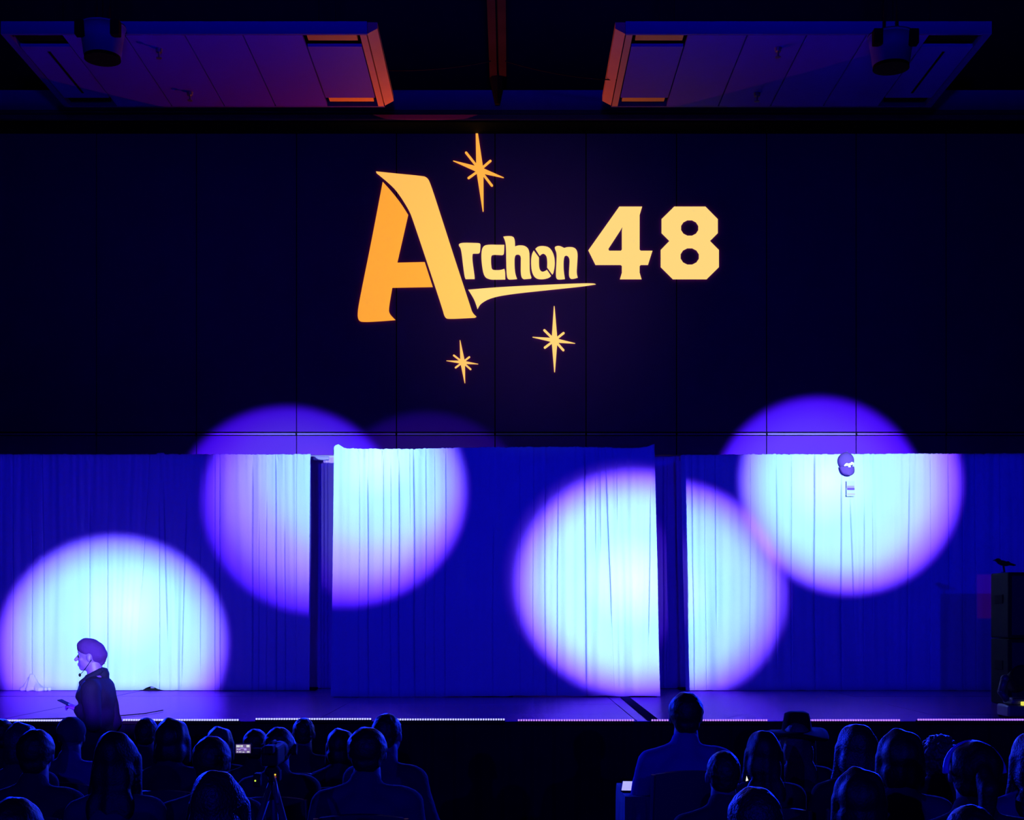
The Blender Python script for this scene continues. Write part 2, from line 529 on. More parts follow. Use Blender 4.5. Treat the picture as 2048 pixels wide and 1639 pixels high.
# sprinklers
def sprinkler(px, py, lab):
    d = 5.55 * F / (VY - py)
    t = empty('sprinkler_head', (X(px, d), d, 7.45), lab, 'sprinkler', 'sprinkler heads under the clouds')
    bm = bmesh.new(); cone(bm, (0, 0, 0), (0, 0, -.035), .035, .03, 12); obj('escutcheon', bm, M['metal'], t)
    bm = bmesh.new(); cone(bm, (0, 0, -.035), (0, 0, -.085), .012, .01, 8); obj('nozzle', bm, M['metal'], t)
    bm = bmesh.new(); cone(bm, (0, 0, -.085), (0, 0, -.092), .028, .028, 10); obj('deflector', bm, M['metal'], t)
sprinkler(318, 98, 'small sprinkler head near the front edge of the left ceiling cloud')
sprinkler(380, 184, 'small sprinkler head near the back edge of the left ceiling cloud')
sprinkler(1556, 96, 'small sprinkler head near the front edge of the right ceiling cloud')
sprinkler(1514, 186, 'small sprinkler head near the back edge of the right ceiling cloud')

# hanging can lamps
def can_lamp(pc, ptop, pbot, lab):
    d = 13.1
    t = empty('hanging_can_lamp', (X(pc, d), d, Z(pbot, d)), lab, 'lamp', 'unlit can lamps under the ceiling clouds')
    h = Z(ptop, d) - Z(pbot, d)
    bm = bmesh.new()
    prof = [(.150, 0), (.172, .03), (.185, .14), (.215, .30), (.215, h - .02), (.15, h)]
    seg = 28
    rings = [[bm.verts.new((math.cos(2 * PI * k / seg) * r, math.sin(2 * PI * k / seg) * r, z)) for k in range(seg)] for r, z in prof]
    for i in range(len(rings) - 1):
        for k in range(seg):
            bm.faces.new((rings[i][k], rings[i][(k + 1) % seg], rings[i + 1][(k + 1) % seg], rings[i + 1][k]))
    bm.faces.new(rings[-1])
    obj('housing', bm, M['cloud_edge'], t, True)
    bm = bmesh.new(); cone(bm, (0, 0, -.012), (0, 0, .02), .168, .165, 28); obj('lens', bm, M['dark_slot'], t, False)
    for s in (-1, 1):
        boxobj('bracket', (s * .165, -.15, .22), (.085, .09, .14), M['dark_slot'], t, .008)
    for s in (-1, 1):
        boxobj('hanger', (s * .06, 0, h + 1.78), (.02, .02, 3.6), M['black'], t)
can_lamp(205, 52, 117, 'unlit can lamp hanging under the left ceiling cloud')
can_lamp(1782, 72, 135, 'unlit can lamp hanging under the right ceiling cloud')

# ------------------------------------------------------------------ sign on the wall
SY = WY - .018
def smooth_poly(pts, it=2):
    """pts: (x, y) or (x, y, 1) where 1 keeps a sharp corner; Chaikin elsewhere"""
    p = [(q[0], q[1], (q[2] if len(q) > 2 else 0)) for q in pts]
    for _ in range(it):
        out = []
        n = len(p)
        for i in range(n):
            a, b, c = p[i - 1], p[i], p[(i + 1) % n]
            if b[2]:
                out.append(b)
            else:
                out.append((b[0] * .75 + a[0] * .25, b[1] * .75 + a[1] * .25, 0))
                out.append((b[0] * .75 + c[0] * .25, b[1] * .75 + c[1] * .25, 0))
        p = out
    return [(q[0], q[1]) for q in p]

def flat_shape(name, loops, m, parent, depth=.006, org=None):
    """loops in photo pixels on the wall plane, first the outline then the holes"""
    bm = bmesh.new()
    vl = [[Vector((X(x, SY) - org[0], Z(y, SY) - org[2], 0)) for x, y in lp] for lp in loops]
    tris = tessellate_polygon(vl)
    flat = [v for lp in vl for v in lp]
    fr = [bm.verts.new((v.x, 0, v.y)) for v in flat]
    bk = [bm.verts.new((v.x, depth, v.y)) for v in flat]
    for a, b, c in tris:
        try:
            bm.faces.new((fr[a], fr[b], fr[c]))
            bm.faces.new((bk[c], bk[b], bk[a]))
        except ValueError:
            pass
    k = 0
    for lp in vl:
        n = len(lp)
        for i in range(n):
            try:
                bm.faces.new((fr[k + i], bk[k + i], bk[k + (i + 1) % n], fr[k + (i + 1) % n]))
            except ValueError:
                pass
        k += n
    bmesh.ops.recalc_face_normals(bm, faces=bm.faces)
    return obj(name, bm, m, parent)

GOLD_A = emis('projected_gold_deep', (1.0, .37, .03), 1.0, (.6, .75, .25))  # projected light put into glowing shapes; beam falloff stepped through the golds
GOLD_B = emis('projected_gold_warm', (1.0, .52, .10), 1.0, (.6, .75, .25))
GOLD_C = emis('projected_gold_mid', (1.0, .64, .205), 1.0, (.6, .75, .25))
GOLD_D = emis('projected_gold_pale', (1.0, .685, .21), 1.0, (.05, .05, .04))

def cvt(ox, oy, s, pts):
    return [(ox + q[0] / s, oy + q[1] / s) + tuple(q[2:]) for q in pts]
sA = 1291 / 260
org = W(950, 640, SY)
word = empty('wall_lettering', org, 'golden word Archon with a tall slanted capital A, projected on the dark wall', 'lettering')
leftleg = cvt(700, 330, sA, [(325, 165, 1), (385, 230), (449, 306), (514, 392), (578, 494, 1), (470, 968, 1), (742, 962, 1), (822, 1210, 1), (420, 1217, 1),
    (388, 1400), (385, 1470), (452, 1538, 1), (300, 1550), (150, 1558), (85, 1550), (72, 1470), (110, 1260), (210, 770)])
rightleg = cvt(700, 330, sA, [(258, 62, 1), (480, 85, 1), (690, 105), (770, 118), (810, 215), (880, 430), (1050, 960), (1195, 1400), (1215, 1465), (1256, 1505, 1), (1240, 1515, 1),
    (990, 1528), (942, 1518), (916, 1420), (752, 925), (628, 556), (589, 450), (470, 262), (376, 170), (264, 80, 1)])
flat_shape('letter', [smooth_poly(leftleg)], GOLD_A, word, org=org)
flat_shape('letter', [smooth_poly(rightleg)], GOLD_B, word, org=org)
s2 = 12.8
r_ = cvt(900, 460, s2, [(225, 400), (230, 345), (340, 320), (560, 325), (740, 330), (780, 350), (778, 440), (765, 590), (700, 600, 1), (600, 598), (575, 610), (570, 760), (630, 1180), (630, 1250, 1), (400, 1252, 1), (375, 1200), (340, 950), (300, 600), (270, 450)])
c_ = cvt(900, 460, s2, [(1390, 375, 1), (1220, 375), (1000, 368), (850, 400), (800, 560), (810, 860), (870, 1190), (1020, 1265), (1200, 1265), (1415, 1262, 1), (1412, 1060), (1390, 990, 1), (1300, 1020), (1160, 1025), (1070, 1010), (1050, 860), (1050, 660), (1100, 628), (1250, 635), (1370, 640), (1385, 560)])
h_ = cvt(900, 460, s2, [(1365, 165, 1), (1480, 148), (1620, 160), (1660, 250), (1665, 415, 1), (1760, 385), (1920, 395), (2030, 500), (2038, 760), (2038, 1080), (2085, 1215, 1), (2070, 1240, 1), (1960, 1250), (1860, 1255), (1812, 1150), (1812, 850), (1815, 650), (1730, 615), (1655, 650), (1650, 900), (1670, 1120), (1718, 1250, 1), (1600, 1262), (1480, 1262), (1450, 1150), (1440, 850), (1435, 400), (1410, 270)])
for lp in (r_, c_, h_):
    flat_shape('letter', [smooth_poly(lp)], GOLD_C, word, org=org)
oa = cvt(1040, 460, s2, [(352, 520, 1), (300, 620), (280, 800), (300, 1080), (400, 1240), (570, 1262), (740, 1225), (795, 1170, 1), (690, 1015, 1), (620, 1060), (540, 1065), (485, 960), (485, 700, 1)])
ob = cvt(1040, 460, s2, [(392, 480, 1), (460, 415), (600, 400), (760, 440), (870, 620), (898, 860), (860, 1090), (828, 1138, 1), (695, 955, 1), (700, 800), (680, 650), (590, 585), (505, 655, 1)])
n_ = cvt(1040, 460, s2, [(888, 465), (900, 415), (1010, 395), (1130, 455, 1), (1230, 428), (1400, 440), (1480, 560), (1465, 850), (1448, 1100), (1478, 1215, 1), (1380, 1245), (1290, 1250), (1250, 1160), (1262, 950), (1275, 720), (1195, 635), (1120, 680), (1112, 1000), (1150, 1250, 1), (1060, 1262), (940, 1262), (915, 1150), (935, 800), (940, 580)])
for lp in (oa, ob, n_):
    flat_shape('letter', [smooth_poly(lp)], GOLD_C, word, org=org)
sw = 2048 / 270
swoosh = cvt(930, 550, sw, [(48, 220, 1), (450, 185), (1000, 155), (1700, 125), (1960, 122), (1985, 140, 1), (1800, 170), (1300, 222), (700, 285), (400, 340), (235, 430), (190, 515, 1), (150, 390), (100, 300)])
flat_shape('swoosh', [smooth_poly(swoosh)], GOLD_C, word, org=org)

s4 = 6.4
o48 = W(1300, 560, SY)
num = empty('wall_numerals', o48, 'pale gold block numerals 48 on the dark wall right of the word', 'lettering')
four = cvt(1150, 380, s4, [(567, 210), (860, 210), (827, 320), (827, 760), (842, 775), (992, 775), (934, 957), (842, 957), (827, 972), (827, 1055), (852, 1140), (575, 1140), (600, 1055), (600, 970), (585, 957), (262, 957), (170, 770)])
fourh = cvt(1150, 380, s4, [(607, 470), (600, 520), (600, 760), (587, 775), (437, 775), (427, 752), (575, 525)])
eight = cvt(1150, 380, s4, [(1270, 210), (1670, 210), (1828, 370), (1828, 550), (1728, 650), (1842, 765), (1842, 985), (1685, 1140), (1253, 1140), (1097, 985), (1097, 765), (1208, 650), (1108, 550), (1108, 370)])
def ringpts(cx, cy, rx, ry, n=12):
    return [(cx + rx * math.cos(2 * PI * (k + .5) / n), cy + ry * math.sin(2 * PI * (k + .5) / n)) for k in range(n)]
e1 = cvt(1150, 380, s4, ringpts(1468, 484, 114, 102))
e2 = cvt(1150, 380, s4, ringpts(1469, 848, 121, 108))
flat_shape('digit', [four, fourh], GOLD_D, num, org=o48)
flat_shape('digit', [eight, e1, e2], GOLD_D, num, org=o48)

def star(ox, oy, s, c, tips, bars, wd, m, lab):
    """c centre, tips: four long tapering points, bars: four short round-ended rays; one closed outline"""
    og = W(ox + c[0] / s, oy + c[1] / s, SY)
    t = empty('wall_star', og, lab, 'star', 'golden stars on the dark wall')
    cc = Vector(c)
    rays = []
    for (tx, ty, hw) in tips:
        d = Vector((tx, ty)) - cc
        dn = d.normalized()
        nr = Vector((-dn.y, dn.x))
        q = cc + d - dn * hw * .25
        rays.append((math.atan2(d.y, d.x), [cc - nr * hw, q - nr * hw * .14, cc + d, q + nr * hw * .14, cc + nr * hw]))
    for (tx, ty) in bars:
        d = Vector((tx, ty)) - cc
        dn = d.normalized()
        nr = Vector((-dn.y, dn.x))
        arc = [cc + d - dn * wd + dn * (math.cos(a) * wd) + nr * (math.sin(a) * wd) for a in [-PI / 2 + PI * k / 6 for k in range(7)]]
        rays.append((math.atan2(d.y, d.x), [cc - nr * wd] + arc + [cc + nr * wd]))
    rays.sort(key=lambda q: q[0])
    out = []
    n = len(rays)
    for i in range(n):
        a, b = rays[i][1], rays[(i + 1) % n][1]
        out += a[1:-1]
        p, r_, q, w_ = a[-1], a[-2] - a[-1], b[0], b[1] - b[0]
        den = r_.x * w_.y - r_.y * w_.x
        k_ = ((q - p).x * w_.y - (q - p).y * w_.x) / den
        out.append(p + r_ * k_)
    flat_shape('star_face', [[(ox + v.x / s, oy + v.y / s) for v in out]], m, t, org=og)
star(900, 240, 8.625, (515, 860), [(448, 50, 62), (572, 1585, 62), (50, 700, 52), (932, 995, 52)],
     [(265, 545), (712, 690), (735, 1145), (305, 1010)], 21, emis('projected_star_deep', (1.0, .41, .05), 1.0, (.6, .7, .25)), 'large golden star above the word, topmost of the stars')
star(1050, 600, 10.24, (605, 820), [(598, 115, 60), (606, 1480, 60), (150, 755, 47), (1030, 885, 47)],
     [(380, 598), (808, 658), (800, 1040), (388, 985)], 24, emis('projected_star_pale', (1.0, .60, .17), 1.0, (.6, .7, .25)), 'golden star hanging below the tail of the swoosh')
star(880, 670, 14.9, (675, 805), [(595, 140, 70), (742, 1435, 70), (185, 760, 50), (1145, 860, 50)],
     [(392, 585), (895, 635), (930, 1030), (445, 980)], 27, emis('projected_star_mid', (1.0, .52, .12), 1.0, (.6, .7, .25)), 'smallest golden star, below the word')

# ------------------------------------------------------------------ stage
SZ = 1.1
stage = empty('stage', (0, 0, 0), 'long low stage of dark deck panels with a black cloth skirt', 'stage')
rows = [10.6, 11.35, 12.62, 13.88, 15.25, 15.9]
cols = [-8.54 + 2.44 * i - 1.22 + .96 for i in range(9)]
random.seed(4)
for j in range(len(rows) - 1):
    for i in range(len(cols) - 1):
        x0, x1 = cols[i] + .004, cols[i + 1] - .004
        y0, y1 = rows[j] + .006, rows[j + 1] - .006
        boxobj('deck_panel', ((x0 + x1) / 2, (y0 + y1) / 2, SZ - .03 - random.random() * .003), (x1 - x0, y1 - y0, .06), M['stage'], stage)
boxobj('deck_frame', ((cols[0] + cols[-1]) / 2, 13.25, SZ - .12), (cols[-1] - cols[0], 5.2, .1), M['black'], stage)
# skirt with shallow pleats
bm = bmesh.new()
n = 700
xa, xb = cols[0], cols[-1]
prev = None
for i in range(n + 1):
    x = xa + (xb - xa) * i / n
    y = 10.585 + .008 * math.sin(x * 38) + .006 * math.sin(x * 71 + 1)
    a, b = bm.verts.new((x, y + .004, SZ - .003)), bm.verts.new((x, y, .005))
    if prev:
        bm.faces.new((prev[0], prev[1], b, a))
    prev = (a, b)
obj('stage_skirt', bm, M['stage_skirt'], stage)

# tape strip across the deck
d0, d1 = 13.74, 10.62
bm = bmesh.new()
vs = [bm.verts.new(p) for p in ((1.075, d0, SZ + .002), (1.165, d0, SZ + .002), (1.135, d1, SZ + .002), (1.045, d1, SZ + .002))]
f = bm.faces.new(vs[::-1])
g = bmesh.ops.extrude_face_region(bm, geom=[f])
bmesh.ops.translate(bm, vec=(0, 0, .003), verts=[v for v in g['geom'] if isinstance(v, bmesh.types.BMVert)])
bmesh.ops.recalc_face_normals(bm, faces=bm.faces)
tag(obj('floor_tape', bm, M['tape']), 'dark strip of tape running front to back across the stage deck', 'tape')
pts = [W(180, 1438, 0)]
pts = [Vector((-3.75, 10.66, SZ + .008)), Vector((-3.5, 10.75, SZ + .008)), Vector((-3.3, 10.86, SZ + .008)), Vector((-3.1, 11.02, SZ + .008)), Vector((-2.95, 11.3, SZ + .008)), Vector((-2.9, 11.7, SZ + .008))]
tag(tube('stage_cable', pts, .004, M['black']), 'thin cable lying on the stage deck behind the presenter', 'cable')

# LED bars on the stage lip
LED_W = emis('led_cool', (.45, .45, 1.0), 1.5)
LED_P = emis('led_violet', (.42, .17, 1.0), 1.5)
bars = [(8, 234, 1440.5, LED_W, 'cool white LED bar at the far left of the stage lip, behind the presenter'),
        (246, 478, 1439.5, LED_W, 'cool white LED bar on the stage lip just right of the presenter'),
        (511, 743, 1437.5, LED_W, 'cool white LED bar on the stage lip above the tripod camera'),
        (778, 1010, 1438.5, LED_W, 'cool white LED bar on the stage lip below the middle of the centre drape'),
        (1035, 1268, 1440, LED_P, 'violet LED bar on the stage lip ending at the tape strip'),
        (1302, 1535, 1440, LED_P, 'violet LED bar on the stage lip behind the man in the pale shirt'),
        (1567, 1800, 1440, LED_P, 'violet LED bar on the stage lip right of the wide-brimmed hat'),
        (1834, 2067, 1439, LED_P, 'violet LED bar on the stage lip in front of the moving-head lamp')]
for a, b, py, m, lab in bars:
    d = 10.545
    x0, x1 = X(a, d), X(b, d)
    t = empty('led_bar', ((x0 + x1) / 2, d, Z(py, d) - .012), lab, 'light bar', 'LED bars along the stage lip')
    hw = (x1 - x0) / 2
    boxobj('housing', (0, .012, -.004), (2 * hw, .05, .026), M['black'], t, .003)
    bm = bmesh.new()
    k = 46
    for i in range(k):
        xx = -hw + (i + .5) * 2 * hw / k
        box(bm, Vector((xx, -.006, .012)), (.0125, .012, .017))
    o = obj('led_dots', bm, m, t)
    o['kind'] = 'stuff'

# ------------------------------------------------------------------ drapes
def lerp(a, b, t):
    return a + (b - a) * t

def drape_section(root, name, m, d, anchors, splits, ytop, ybot, seed, fold=.019, dx=.014, hem=.012):
    """anchors: (px_top, px_bottom, strength, f0, f1) sorted; first and last are the edges"""
    rnd = random.Random(seed)
    A = [(X(a[0], d), X(a[1], d), a[2], a[3] if len(a) > 3 else 0.0, a[4] if len(a) > 4 else 1.0) for a in anchors]
    zt0 = None
    # columns
    cols_ = []
    wv = [(-2.2, 0), (-1.3, 0), (-.7, 0), (-.3, 0), (0, 0), (.3, 0), (.7, 0), (1.3, 0), (2.2, 0)]
    for i in range(len(A) - 1):
        a, b = A[i], A[i + 1]
        wid = b[0] - a[0]
        n = max(2, int(wid / dx))
        ts = {round(k / n, 4) for k in range(n + 1)}
        for (q, _) in wv:
            if q > 0:
                ts.add(round(min(.5, q * .0048 / wid), 4))
            elif q < 0:
                ts.add(round(max(.5, 1 + q * .0048 / wid), 4))
        for t in sorted(ts):
            if t == 1 and i < len(A) - 2:
                continue
            cols_.append((lerp(a[0], b[0], t), lerp(a[1], b[1], t), i, t))
    zs = [0, .004, .010, .018, .026, .032, .045, .065]
    k = 24
    zs += [.065 + (1 - .065) * (i + 1) / k for i in range(k)]
    def offs(c, f):
        xt = c[0]
        x = lerp(c[0], c[1], f)
        y = 0
        for (ax, bx_, s, f0, f1) in A:
            gx = lerp(ax, bx_, f)
            dd = abs(x - gx)
            if dd < .05 and s > 0:
                fade = min(1, max(0, (f - f0) / .08 + .15)) * min(1, max(0, (f1 - f) / .08 + .15))
                y += .055 * s * fade * math.exp(-(dd / (.0026 + .0034 * s)) ** 1.4)
        y += fold * (.4 + .6 * f) * noise.noise(Vector((xt * 7.0, f * .9, seed))) * 1.6
        y += fold * .8 * noise.noise(Vector((xt * 17.0, f * 1.6, seed + 5))) * (.5 + .7 * (1 - f))
        y += .05 * noise.noise(Vector((xt * 1.3, f * .8, seed + 9)))
        gather = max(0, 1 - f / .25) ** 2
        y += gather * .012 * noise.noise(Vector((xt * 42.0, f * 2, seed + 2)))
        if .008 < f < .03:
            y += .010 * noise.noise(Vector((xt * 60.0, f * 60, seed + 3)))
        return y
    def wig(c, f):
        return .010 * noise.noise(Vector((c[0] * 1.7, f * 2.2, seed + 20))) * math.sin(f * PI)
    spl = [0] + sorted(splits) + [len(A) - 1]
    for si in range(len(spl) - 1):
        i0, i1 = spl[si], spl[si + 1]
        cs = [c for c in cols_ if i0 <= c[2] < i1]
        # close with the next section's first column
        nxt = [c for c in cols_ if c[2] == i1 and c[3] == 0]
        if nxt:
            cs = cs + nxt[:1]
        bm = bmesh.new()
        grid = []
        for ci, c in enumerate(cs):
            colv = []
            zt = Z(ytop(VX + c[0] * F / d), d) + .006 * noise.noise(Vector((c[0] * 40, 3, seed))) + .006 * noise.noise(Vector((c[0] * 13, 7, seed)))
            zb = Z(ybot(VX + c[1] * F / d), d) + hem * noise.noise(Vector((c[1] * 5, 1, seed)))
            zb = max(zb, SZ + .004)
            for f in zs:
                x = lerp(c[0], c[1], f) + wig(c, f)
                colv.append(bm.verts.new((x, d + offs(c, f), lerp(zt, zb, f))))
            grid.append(colv)
        for a in range(len(grid) - 1):
            for b in range(len(zs) - 1):
                bm.faces.new((grid[a][b], grid[a][b + 1], grid[a + 1][b + 1], grid[a + 1][b]))
        o = obj('drape', bm, m, root, True)
        md = o.modifiers.new('thickness', 'SOLIDIFY')
        md.thickness = .003
        md.offset = 1

def uprights(root, xs, d, top, r=.024):
    for x in xs:
        bm = bmesh.new(); cone(bm, (x, d + .11, SZ + .02), (x, d + .11, top - .03), r, r, 12); obj('upright', bm, M['pipe'], root, True)
        boxobj('base_plate', (x, d + .20, SZ + .011), (.4, .26, .018), M['black'], root, .003)

DB, DC = 14.9, 13.7
left = empty('drape_run', (0, 0, 0), 'pale pipe-and-drape run across the left of the stage, two light discs on it', 'drape', 'pipe and drape runs')
drape_section(left, 'left', M['drape'], DB,
    [(-190, -190, 0), (-90, -92, .5), (26, 24, .3, .25, 1), (63, 62, .4, .3, 1), (85, 86, .45, .1, 1), (178, 178, .45, .2, .95), (215, 213, .6, .25, 1), (300, 268, .25, .15, .55),
     (318, 318, .4, .2, 1), (325, 336, .8, .15, .75), (376, 362, .6, .2, .95), (403, 400, .3, .3, .9), (430, 430, .55), (439, 441, .6), (504, 506, .8, .05, 1), (518, 518, .3, .3, 1), (533, 533, .4, .2, 1), (550, 553, .8), (555, 568, .0), (567, 571, .6, .3, 1), (592, 592, .15), (622, 619, 0)],
    [4, 6, 10, 14], lambda p: 908 - (3 if abs(p - 322) < 8 else 0), lambda p: 1381 - (10 * math.exp(-((p - 300) / 14) ** 2)), 11)
uprights(left, [X(300, DB), X(-60, DB), X(590, DB)], DB, Z(908, DB))
tube('crossbar', [(X(-190, DB), DB + .11, Z(914, DB)), (X(655, DB), DB + .11, Z(914, DB))], .022, M['pipe'], left)

centre = empty('drape_run', (0, 0, 0), 'pale centre pipe-and-drape run standing forward of the others', 'drape', 'pipe and drape runs')
def ctop(p):
    y = 895 + 2 * math.sin(p * .01)
    y -= 8 * math.exp(-((p - 676) / 8) ** 2)
    y -= 8 * max(0, (p - 1262) / 46) ** 2
    return y
drape_section(centre, 'centre', M['drape'], DC,
    [(668, 661, 0), (718, 717, .35, .1, 1), (734, 737, .8, .12, 1), (766, 765, .35, .05, .8), (781, 782, .4, .05, 1), (797, 798, .85, .06, 1), (819, 819, .3, 0, .3), (826, 829, .95), (851, 851, .5), (869, 869, .35), (891, 890, .6), (988, 985, .45, .3, 1),
     (1040, 1040, .2), (1067, 1067, .25), (1090, 1092, .6, .15, 1), (1118, 1114, .6, .15, 1), (1150, 1150, .0), (1169, 1174, 1.0), (1191, 1193, .5, .1, .4), (1201, 1203, .3, .1, .4), (1211, 1230, .8, .08, .7), (1234, 1240, .3, .05, .3), (1303, 1297, .5, .2, .75), (1309, 1321, 0)],
    [5, 7, 11, 17, 20], ctop, lambda p: 1394 - 3 * math.sin((p - 660) / 300), 23)
uprights(centre, [X(705, DC), X(1275, DC), X(985, DC)], DC, Z(893, DC))
tube('crossbar', [(X(664, DC), DC + .11, Z(901, DC)), (X(1308, DC), DC + .11, Z(901, DC))], .022, M['pipe'], centre)

right = empty('drape_run', (0, 0, 0), 'pale pipe-and-drape run across the right of the stage, with a cap on its top edge', 'drape', 'pipe and drape runs')
drape_section(right, 'right', M['drape'], DB,
    [(1361, 1371, 0), (1384, 1389, .65, .05, 1), (1410, 1412, .2), (1431, 1434, .55, 0, .7), (1500, 1500, .1), (1552, 1553, .45, .05, .9), (1583, 1583, .35), (1629, 1631, 1.0), (1683, 1683, .85, .1, 1), (1696, 1716, .55, .2, .65), (1728, 1727, .45, .2, .85), (1743, 1747, .3, .2, .7),
     (1818, 1814, .55, .1, 1), (1860, 1860, .15), (1897, 1899, .5, .05, .6), (1925, 1925, .3), (1951, 1951, .4), (2000, 2000, .3), (2100, 2100, .5), (2230, 2230, 0)],
    [3, 7, 10, 12, 16], lambda p: 909 - (p - 1361) * .004, lambda p: 1380, 37)
uprights(right, [X(1400, DB), X(1698, DB), X(2150, DB)], DB, Z(909, DB))
tube('crossbar', [(X(1361, DB), DB + .11, Z(914, DB)), (X(2230, DB), DB + .11, Z(914, DB))], .022, M['pipe'], right)

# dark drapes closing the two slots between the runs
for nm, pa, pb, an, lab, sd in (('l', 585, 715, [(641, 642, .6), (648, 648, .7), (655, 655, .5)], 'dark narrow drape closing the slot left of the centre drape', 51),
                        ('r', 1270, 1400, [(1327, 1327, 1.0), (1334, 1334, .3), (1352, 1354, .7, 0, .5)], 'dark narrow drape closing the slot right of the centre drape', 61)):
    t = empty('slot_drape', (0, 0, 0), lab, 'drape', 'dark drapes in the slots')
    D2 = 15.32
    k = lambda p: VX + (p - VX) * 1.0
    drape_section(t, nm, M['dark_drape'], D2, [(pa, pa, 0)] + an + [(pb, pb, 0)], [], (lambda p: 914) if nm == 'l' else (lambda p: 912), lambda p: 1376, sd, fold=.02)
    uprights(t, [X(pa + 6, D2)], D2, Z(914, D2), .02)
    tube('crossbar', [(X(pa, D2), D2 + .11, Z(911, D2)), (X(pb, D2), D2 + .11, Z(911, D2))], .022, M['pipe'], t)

# spare fabric heaped at the foot of the left drape
rnd = random.Random(3)
pr = []
for i in range(26):
    px = rnd.uniform(44, 104)
    hh = .17 * math.exp(-((px - 66) / 24) ** 2) + .02
    p = W(px, 1380, DB)
    pr.append(('c', (p.x, DB - .05 + rnd.uniform(-.05, .02), SZ + .02), (X(lerp(px, 64, .5), DB), DB - .02, SZ + hh * rnd.uniform(.5, 1)), .022, .010))
o = link('fabric_heap', blob(pr, .009, 3, .01, 18), left, M['drape'])

# ------------------------------------------------------------------ cap and paper on the right drape
dcap = DB - .035
cap = empty('baseball_cap', W(1693, 930, dcap), 'purple baseball cap with a white winged badge on the top edge of the right drape', 'cap')
sc_ = dcap / F
def CP(dx, dy, y=0):
    return Vector((dx * sc_, y, -dy * sc_))
bm = bmesh.new()
ball(bm, CP(-1, -9, 0), (16 * sc_, .075, 17 * sc_), 28, 18)
for v in bm.verts:
    if v.co.y > .012:
        v.co.y = .012
obj('crown', bm, M['cap'], cap, True)
bm = bmesh.new()
rowsn = []
for j in range(9):
    t = j / 8
    yy = lerp(3, 21.5, t)
    half = 15.0 * math.sqrt(max(.06, 1 - t ** 4 * .93)) - 1.2 * t
    cx = lerp(-.5, 1.8, t)
    rowsn.append([bm.verts.new(CP(cx + half * (i / 10 * 2 - 1), yy, -.070 - .022 * t + .05 * (i / 10 * 2 - 1) ** 2)) for i in range(11)])
for a in range(8):
    for b in range(10):
        bm.faces.new((rowsn[a][b], rowsn[a + 1][b], rowsn[a + 1][b + 1], rowsn[a][b + 1]))
o = obj('visor', bm, M['cap'], cap, True)
o.modifiers.new('t', 'SOLIDIFY').thickness = .004
bm = bmesh.new(); ball(bm, CP(1, -27, .0), (.010, .010, .008), 10, 8); obj('button', bm, M['cap'], cap, True)
def badge(pts, y):
    bm = bmesh.new()
    vv = [bm.verts.new(CP(x, yy, y)) for x, yy in pts]
    f = bm.faces.new(vv)
    g = bmesh.ops.extrude_face_region(bm, geom=[f])
    bmesh.ops.translate(bm, vec=(0, .006, 0), verts=[v for v in g['geom'] if isinstance(v, bmesh.types.BMVert)])
    bmesh.ops.recalc_face_normals(bm, faces=bm.faces)
    bmesh.ops.triangulate(bm, faces=bm.faces)
    return bm
q = lambda x, y: ((1640 + x / 11.71 - 1693) * .92 - .8, 880 + y / 11.71 - 930)
obj('badge_wing', badge([q(512, 615), q(545, 575), q(580, 555), q(612, 562), q(612, 620), q(570, 618), q(530, 630)], -.098), M['white'], cap)
obj('badge_wing', badge([q(665, 562), q(700, 532), q(735, 535), q(762, 560), q(750, 590), q(715, 595), q(680, 610)], -.098), M['white'], cap)
obj('badge_body', badge([q(622, 565), q(662, 560), q(664, 615), q(680, 625), q(676, 655), q(622, 655)], -.100), M['white'], cap)
dpap = DB - .05
pap = empty('striped_paper', W(1701, 975, dpap), 'small striped paper pinned to the right drape below the cap', 'paper')
def pbox(name, x0, x1, y0, y1, c, parent, off=0.0):
    return boxobj(name, ((x0 + x1) / 2 * sc_ - 1701 * sc_, -off, -((y0 + y1) / 2 - 975) * sc_), ((x1 - x0) * sc_, .002, (y1 - y0) * sc_), c, parent)
pbox('sheet', 1693, 1709.5, 961, 992, mat('pale_sheet', (.42, .42, .7), .8), pap)
pbox('stripe', 1693, 1708.5, 961.5, 971, mat('stripe_grey', (.40, .36, .62), .8), pap, .002)
pbox('stripe', 1693.5, 1708.5, 971, 975.5, mat('stripe_lilac', (.30, .18, .6), .8), pap, .0025)
pbox('stripe', 1694, 1709, 975.5, 979.5, mat('stripe_violet', (.12, .03, .35), .8), pap, .003)
pbox('stripe', 1694, 1710, 986, 989.5, mat('stripe_pink', (.42, .26, .6), .8), pap, .002)

# ------------------------------------------------------------------ loudspeaker stack with crow
ds = 12.45
sx0 = 4.43
stk_lab = ['upper black loudspeaker cabinet at the right edge of the stage, a crow on it', 'lower black loudspeaker cabinet at the right edge of the stage, on the deck']
ht = Z(1143, ds) - SZ
for i in range(2):
    z0 = SZ + (ht / 2) * (1 - i)
    h = ht / 2 - .004
    t = empty('loudspeaker', (sx0 + .38, ds + .225, z0), stk_lab[i], 'loudspeaker', 'stacked loudspeaker cabinets')
    boxobj('cabinet', (0, 0, h / 2 + .001), (.76, .45, h), M['black'], t, .012)
    boxobj('grille', (0, -.233, h / 2), (.70, .012, h - .06), mat('grille', (.014, .013, .022), .6, .3, .3, 60), t, .004)
    for s in (-1, 1):
        boxobj('handle', (s * .383, 0, h * .6), (.012, .2, .08), M['dark_slot'], t, .003)
dcw = ds + .15
cz = SZ + ht
c0 = Vector((X(2004, dcw), dcw, cz))
crow = empty('crow_figure', c0, 'small black crow figure perched on top of the loudspeaker stack', 'crow')
k = dcw / F
def B(px, py, y=0):
    return ((px - 2004) * k, y, (1142 - py) * k)
